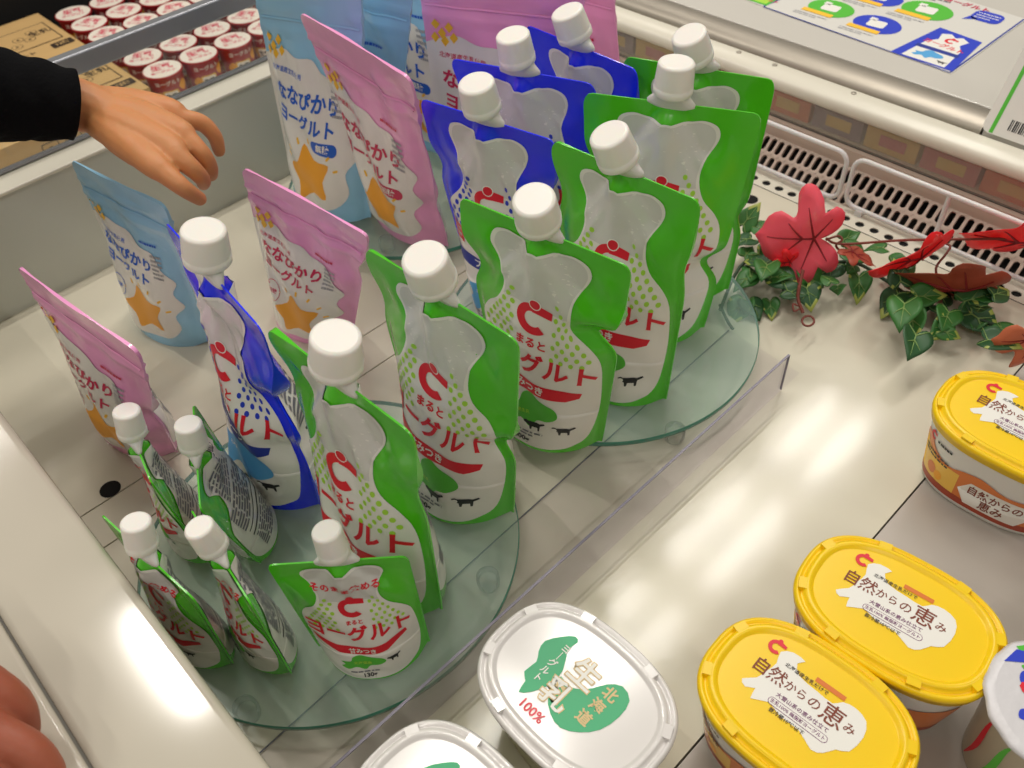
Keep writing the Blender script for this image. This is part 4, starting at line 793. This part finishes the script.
mb = MB(); up = Vector((.045,0,.085)).normalized(); B0 = Vector((.8975,.262,.0990)); ey = Vector((0,-1,0)); nn = ey.cross(up)
cp = lambda u, v, l=0.: B0+ey*u+up*v+nn*l
r = .008; O = [(r,0),(.17,0),(.17,.16),(0,.16),(0,r),(.0008,.0045),(.003,.0018)]
mb.add([cp(u, v) for u, v in O]+[cp(u, v, .0012) for u, v in O], [tuple(range(7))[::-1], tuple(range(7, 14))]+[(i, (i+1) % 7, 7+(i+1) % 7, 7+i) for i in range(7)], 'paper', False)
mb.build('board', t)
mb = MB(); mb.add([cp(u, v, .0014) for u, v in ((.0085,.001),(.0125,.001),(.0125,.158),(.0085,.158))], [(0,1,2,3)], 'green_dk', False)
for i in range(13): u = .024+i*.0021; w = (.0013, .0008, .0016)[i % 3]; mb.add([cp(u, v, .0014) for u, v in ((u,.008),(u+w,.008),(u+w,.019),(u,.019))] if False else [cp(u, .008, .0014), cp(u+w, .008, .0014), cp(u+w, .019, .0014), cp(u, .019, .0014)], [(0,1,2,3)], 'black', False)
mb.build('print', t)
# ================================================================== neighbouring case with cups and cartons behind the end wall
ZT = -.04; ZB = -.118
slab('far_case_floor', [((-.6,.955,ZB-.02),(1.6,1.95,ZB-.0006))], 'shelf')
slab('far_case_wall', [((-.6,.9285,-.14),(1.3,.952,.115))], 'enamel2')
slab('far_dark_wall', [((-.9,1.80,-.14),(1.7,1.86,.32))], 'hole')
t = thing('glass_guard', 'glass guard pane with grey metal rails above the end wall', 'guard', (.4,.926,.134))
mb = MB(); mb.box((-.30,.9245,.1386),(1.10,.9275,.197),'pane'); mb.build('pane', t)
mb = MB(); mb.box((-.30,.9235,.1340),(1.10,.9285,.1385),'alu'); mb.build('lower_rail', t, None, .0015)
mb = MB(); mb.box((-.30,.920,.1985),(1.10,.934,.2200),'alu'); mb.build('upper_rail', t, None, .003)
def cup_art():
    a = Art(); rg = random.Random(3)
    a.text('生乳', 0, .004, .018, 'cupart', 2, .03); a.text('ヨーグルト', 0, -.012, .0085, 'cupart', 2, .03); a.lines(-.016, .016, .014, .020, 2, 'cupart', 1, seed=7)
    return a.get()
CA = cup_art()
def side_cup():
    a = Art(); a.blob([(-.028,.02),(-.018,.030),(-.010,.022),(-.018,.012)], 'orange', 1); a.blob([(.016,.034),(.026,.042),(.034,.032),(.024,.024)], 'orange', 1)
    a.rrect(.0,.020,.026,.022,.003,'lab_ye',1); a.rrect(.0,.020,.022,.018,.003,'cuplid',1.5); a.text('生乳',0,.020,.010,'black',2,.03); a.text('ヨーグルト',0,.043,.0085,'cuplid',2,.03)
    a.rrect(.060,.026,.036,.034,.002,'cuplid',1); a.lines(.045,.075,.012,.040,7,'grey',2,seed=2)
    a.blob([(-.062,.016),(-.050,.030),(-.040,.018),(-.052,.008)], 'lab_ye', 1); a.blob([(-.060,.036),(-.050,.046),(-.042,.036),(-.05,.03)], 'cuplid', 1)
    return a.cut(list(np.linspace(-.085,.085,35)), [.02,.04]).get()
SA = side_cup()
cup0 = thing('snack_cup', 'x', 'cup', (0,0,0), 'red lidded cups in the neighbouring case')
mb = MB(); mb.lathe((0,0,.0006), (0,0,1), [(.0245,0),(.0250,.001),(.0300,.070),(.0308,.0715)], 'cupred', 40, cap1=False)
V, F, ms = SA; mb.add_multi([((.0252+.0048*(y+.014)/.07+.0004+l*.0001)*math.sin(x/.0278), -(.0252+.0048*(y+.014)/.07+.0004+l*.0001)*math.cos(x/.0278), y+.020) for x, y, l in V], F, ms); mb.build('cup', cup0)
mb = MB(); mb.lathe((0,0,.0718), (0,0,1), [(.0300,0),(.0325,.0004),(.0326,.0030),(.0318,.0042)], 'cupred', 40, cap1=True); mb.lathe((0,0,.0762), (0,0,1), [(.0306,0),(.0304,.0003)], 'cuplid', 40, cap0=False)
V, F, ms = CA; mb.add_multi([(x, y, .0767+l*.0001) for x, y, l in V], F, ms, False); mb.build('lid', cup0)
def dup(root, loc, rz):
    r = root.copy(); COL.objects.link(r); r.location = loc; r.rotation_euler = (0,0,rz)
    for ch in root.children: c = ch.copy(); COL.objects.link(c); c.parent = r
    return r
first = True; rg = random.Random(5)
rown = ['nearest','second','third','fourth','fifth','sixth']; coln = ['leftmost cup beside the cartons','second cup from the cartons','third cup from the cartons','fourth cup from the cartons','fifth cup from the cartons','sixth cup from the cartons']
for j in range(6):
    for i in range(6):
        if j < 2 and i > 3: continue
        if j == 2 and i > 4: continue
        loc = (.500+.0665*i+rg.uniform(-.0003,.0003), 1.383+.067*j+rg.uniform(-.0003,.0003), ZB); rz = rg.uniform(-.5,.5)-.6
        if first: cup0.location = loc; cup0.rotation_euler = (0,0,rz); o = cup0; first = False
        else: o = dup(cup0, loc, rz)
        o['label'] = 'red and white cup, %s, in the %s row behind the glass' % (coln[i], rown[j])
def carton(x0, x1, y0, y1, label):
    t = thing('carton', label, 'cardboard box', ((x0+x1)/2, (y0+y1)/2, ZB), 'printed cartons in the neighbouring case')
    mb = MB(); mb.box((x0, y0, ZB), (x1, y1, ZT), 'card'); mb.build('box', t, None, .0012)
    a = Art(); w = y1-y0
    # top print in (x, y)
    a.poly([(x1-.110,y0+.065),(x1-.012,y0+.065),(x1-.012,y0+.155),(x1-.110,y0+.155)], 'cardpr', 1); a.poly([(x1-.1078,y0+.0672),(x1-.0142,y0+.0672),(x1-.0142,y0+.1528),(x1-.1078,y0+.1528)], 'card', 1.5)
    for k in range(4): q = Vector((x1-.085+.022*(k % 2)+.006*k, y0+.088+.013*k, 0)); a.circ(q.x, q.y, .010, 'cardpr', 2, 14); a.circ(q.x, q.y, .0088, 'card', 2.4, 14); a.circ(q.x, q.y, .003, 'cardpr', 2.8, 8)
    a.text('生乳', x1-.034, y0+.115, .020, 'cardpr', 3, .02); a.rrect(x1-.024, y0+.042, .038, .022, .003, 'cardpr', 1, 0); a.text('12個', x1-.024, y0+.042, .013, 'card', 2.4, .02); a.text('ヨーグルト', x1-.105, y0+.042, .014, 'cardpr', 2, .02)
    V, F, ms = a.get(); mb = MB(); mb.add_multi([(x, y, ZT+.0004+l*.0002) for x, y, l in V], F, ms, False)
    a = Art(); a.rect(.004,.006,w-.004,.020,'cardpr',1)
    for k in range(5): a.rrect(x1-x0-.03-.036*k, .045, .026, .030, .003, 'cardpr', 1); a.rrect(x1-x0-.03-.036*k, .045, .023, .027, .003, 'card', 1.5); a.circ(x1-x0-.03-.036*k, .047, .006, 'cardpr', 2)
    V, F, ms = a.get(); mb.add_multi([(x0+x, y0-.0004-l*.0002, ZB+y) for x, y, l in V], F, ms, False); mb.build('print', t)
carton(.150,.455,1.340,1.545,'brown printed carton nearer the glass, beside the red cups')
carton(.150,.455,1.5650,1.768,'brown printed carton behind the nearer one, touching the black wall')
# ================================================================== people
def limb_mesh(name, chains, m, parent, voxel=.0016, smooth=6, nails=()):
    mb = MB()
    for pts, rs in chains:
        pts = spline(pts, 5); n = len(rs); k = len(pts); R = [float(np.interp(i/(k-1)*(n-1), range(n), rs)) for i in range(k)]
        mb.tube(pts, R, m, 14)
        for e in (0, -1):
            c = Vector(pts[e]); r = R[e]; rr = []
            for i in range(1, 7): a = math.pi*i/7; rr.append([(c.x+r*math.sin(a)*math.cos(2*math.pi*j/12), c.y+r*math.sin(a)*math.sin(2*math.pi*j/12), c.z+r*math.cos(a)) for j in range(12)])
            mb.rings(rr[::-1], m)
    o = mb.build(name, parent)
    md = o.modifiers.new('r', 'REMESH'); md.mode = 'VOXEL'; md.voxel_size = voxel; md.use_smooth_shade = True
    ms = o.modifiers.new('s', 'SMOOTH'); ms.factor = .5; ms.iterations = smooth
    bpy.context.view_layer.update(); e = o.evaluated_get(bpy.context.evaluated_depsgraph_get()); me = bpy.data.meshes.new_from_object(e)
    o.modifiers.clear(); o.data = me; me.materials.clear(); me.materials.append(M[m])
    for p in me.polygons: p.use_smooth = True; p.material_index = 0
    return o
pr_ = thing('person', 'person in black sleeve reaching a hand over the light blue pouch', 'person', (.10,.85,.30))
limb_mesh('reaching_hand', [([(0.0991, 0.7234, 0.31), (0.1397, 0.7188, 0.29), (0.1738, 0.7199, 0.272), (0.1922, 0.7066, 0.262), (0.2005, 0.687, 0.255)], [0.03, 0.027, 0.0225, 0.0195, 0.018]), ([(0.1967, 0.716, 0.262), (0.2193, 0.6955, 0.258), (0.238, 0.6753, 0.252), (0.2423, 0.6666, 0.247), (0.2543, 0.6588, 0.241), (0.259, 0.6535, 0.228), (0.259, 0.6551, 0.214)], [0.015, 0.014, 0.0115, 0.009, 0.0072, 0.0064, 0.0054]), ([(0.1955, 0.7082, 0.26), (0.2127, 0.6741, 0.258), (0.2264, 0.6412, 0.252), (0.2282, 0.6312, 0.248), (0.2311, 0.6191, 0.238), (0.2345, 0.6224, 0.224), (0.2362, 0.6308, 0.212)], [0.016, 0.0145, 0.0115, 0.0088, 0.0072, 0.0064, 0.0056]), ([(0.1933, 0.7017, 0.258), (0.2023, 0.6589, 0.256), (0.2112, 0.628, 0.25), (0.2116, 0.6156, 0.246), (0.216, 0.6066, 0.236), (0.2219, 0.6131, 0.222), (0.2248, 0.6241, 0.212)], [0.016, 0.0145, 0.0115, 0.0088, 0.0072, 0.0062, 0.0054]), ([(0.19, 0.6966, 0.256), (0.1919, 0.652, 0.252), (0.1928, 0.6199, 0.247), (0.1945, 0.6086, 0.243), (0.1983, 0.596, 0.235), (0.2036, 0.5959, 0.226), (0.2092, 0.599, 0.217)], [0.015, 0.0135, 0.011, 0.0086, 0.0072, 0.0064, 0.0056]), ([(0.1944, 0.7075, 0.25), (0.1952, 0.6853, 0.24), (0.2018, 0.6709, 0.226), (0.2107, 0.6621, 0.214)], [0.014, 0.0125, 0.0095, 0.0075])], 'skin', pr_)
mb = MB(); S = ([(0.0593, 0.7853, 0.33), (0.0957, 0.7265, 0.315), (0.1337, 0.7158, 0.296), (0.1571, 0.7105, 0.284), (0.1777, 0.7052, 0.273)], [0.046, 0.039, 0.0335, 0.03, 0.0265])
pts = spline(S[0], 8); k = len(pts); R = [float(np.interp(i/(k-1)*(len(S[1])-1), range(len(S[1])), S[1])) for i in range(k)]
rings = []
up = None
for i, p in enumerate(pts):
    tt = (pts[min(i+1, k-1)]-pts[max(i-1, 0)]).normalized(); up = tt.orthogonal().normalized() if up is None else (up-tt*up.dot(tt)).normalized(); w = tt.cross(up)
    rings.append([p+(up*math.cos(2*math.pi*j/40)+w*math.sin(2*math.pi*j/40))*(R[i]*(1+.035*math.sin(i*.8+3*math.sin(j*.31))+.02*noise.noise(Vector((i*.3, math.cos(j*.157)*2, math.sin(j*.157)*2))))) for j in range(40)])
inner = [[p+(q-p)*.90 for q in r] for p, r in zip([pts[-1], pts[-6]], [rings[-1], rings[-6]])]
mb.rings(rings+inner, 'cloth', True, True); mb.build('sleeve', pr_)
p2 = thing('person', 'person whose curled ruddy fingers rest on the front ledge corner', 'person', (-.09,.31,.13))
limb_mesh('resting_hand', [([(-0.0981, 0.3822, 0.19), (-0.0844, 0.3624, 0.18), (-0.0755, 0.3476, 0.172), (-0.0731, 0.3386, 0.16), (-0.0773, 0.3329, 0.148)], [0.02, 0.014, 0.0108, 0.0096, 0.0085]), ([(-0.1081, 0.3681, 0.18), (-0.0945, 0.3404, 0.176), (-0.0845, 0.3231, 0.168), (-0.0777, 0.3105, 0.16), (-0.077, 0.3006, 0.15)], [0.02, 0.014, 0.0112, 0.01, 0.009]), ([(-0.1152, 0.3462, 0.18), (-0.1067, 0.3289, 0.17), (-0.0997, 0.314, 0.165), (-0.0975, 0.3063, 0.155)], [0.02, 0.014, 0.011, 0.0095]), ([(-0.1157, 0.3708, 0.2), (-0.1055, 0.3593, 0.19), (-0.0997, 0.3484, 0.18)], [0.03, 0.028, 0.022])], 'skin2', p2, .0014)
# ================================================================== light
def area(name, loc, sx, sy, e, rot=(0,0,0), col=(1,.95,.87)):
    l = bpy.data.lights.new(name, 'AREA'); l.shape = 'RECTANGLE'; l.size = sx; l.size_y = sy; l.energy = e; l.color = col
    o = bpy.data.objects.new(name, l); COL.objects.link(o); o.location = loc; o.rotation_euler = rot; return o
ZC = 2.4
for x in (.54, 1.21, 1.88, 2.55):
    area('ceiling_tube', (x, .835, ZC), .51, .032, 5.5); area('ceiling_tube', (x, 1.005, ZC), .51, .032, 5.5)
area('ceiling_tube', (-.02, 1.90, ZC), .030, .42, 12)
area('ceiling_tube', (-1.6, .9, ZC), .04, 1.2, 14); area('ceiling_tube', (-1.2, -.9, ZC), .04, 1.2, 14); area('ceiling_tube', (1.2, -1.1, ZC), 1.2, .04, 12)
area('ceiling_tube', (3.0, 2.6, ZC), 1.2, .04, 12); area('ceiling_tube', (-.6, 3.4, ZC), 1.2, .04, 14)
w = bpy.data.worlds.new('World'); bpy.context.scene.world = w; w.use_nodes = True
nt = w.node_tree; bg = nt.nodes['Background']; tc = nt.nodes.new('ShaderNodeTexCoord'); sx = nt.nodes.new('ShaderNodeSeparateXYZ'); cr = nt.nodes.new('ShaderNodeValToRGB')
nt.links.new(tc.outputs['Generated'], sx.inputs[0]); nt.links.new(sx.outputs['Z'], cr.inputs[0]); nt.links.new(cr.outputs[0], bg.inputs['Color'])
cr.color_ramp.elements[0].position = 0.; cr.color_ramp.elements[0].color = (.52,.475,.41,1); cr.color_ramp.elements[1].position = .7; cr.color_ramp.elements[1].color = (.50,.465,.395,1)
bg.inputs['Strength'].default_value = .51
# ================================================================== camera
cam = bpy.data.cameras.new('Camera'); co = bpy.data.objects.new('Camera', cam); COL.objects.link(co)
r0 = Vector((0.71650274,-0.6954843,-0.0540871)); r1 = Vector((-0.53296019,-0.49574016,-0.68570776)); r2 = Vector((0.45008583,0.52013776,-0.72586463))
co.matrix_world = Matrix(((r0.x,-r1.x,-r2.x,0),(r0.y,-r1.y,-r2.y,0),(r0.z,-r1.z,-r2.z,.6),(0,0,0,1)))
cam.lens = 36*867.3/1024; cam.sensor_width = 36; cam.clip_start = .01
cam.dof.use_dof = True; cam.dof.focus_distance = .64; cam.dof.aperture_fstop = 11
bpy.context.scene.camera = co
vs = bpy.context.scene.view_settings; vs.view_transform = 'Standard'; vs.look = 'None'; vs.exposure = -.12; vs.gamma = 1.; vs.use_curve_mapping = False
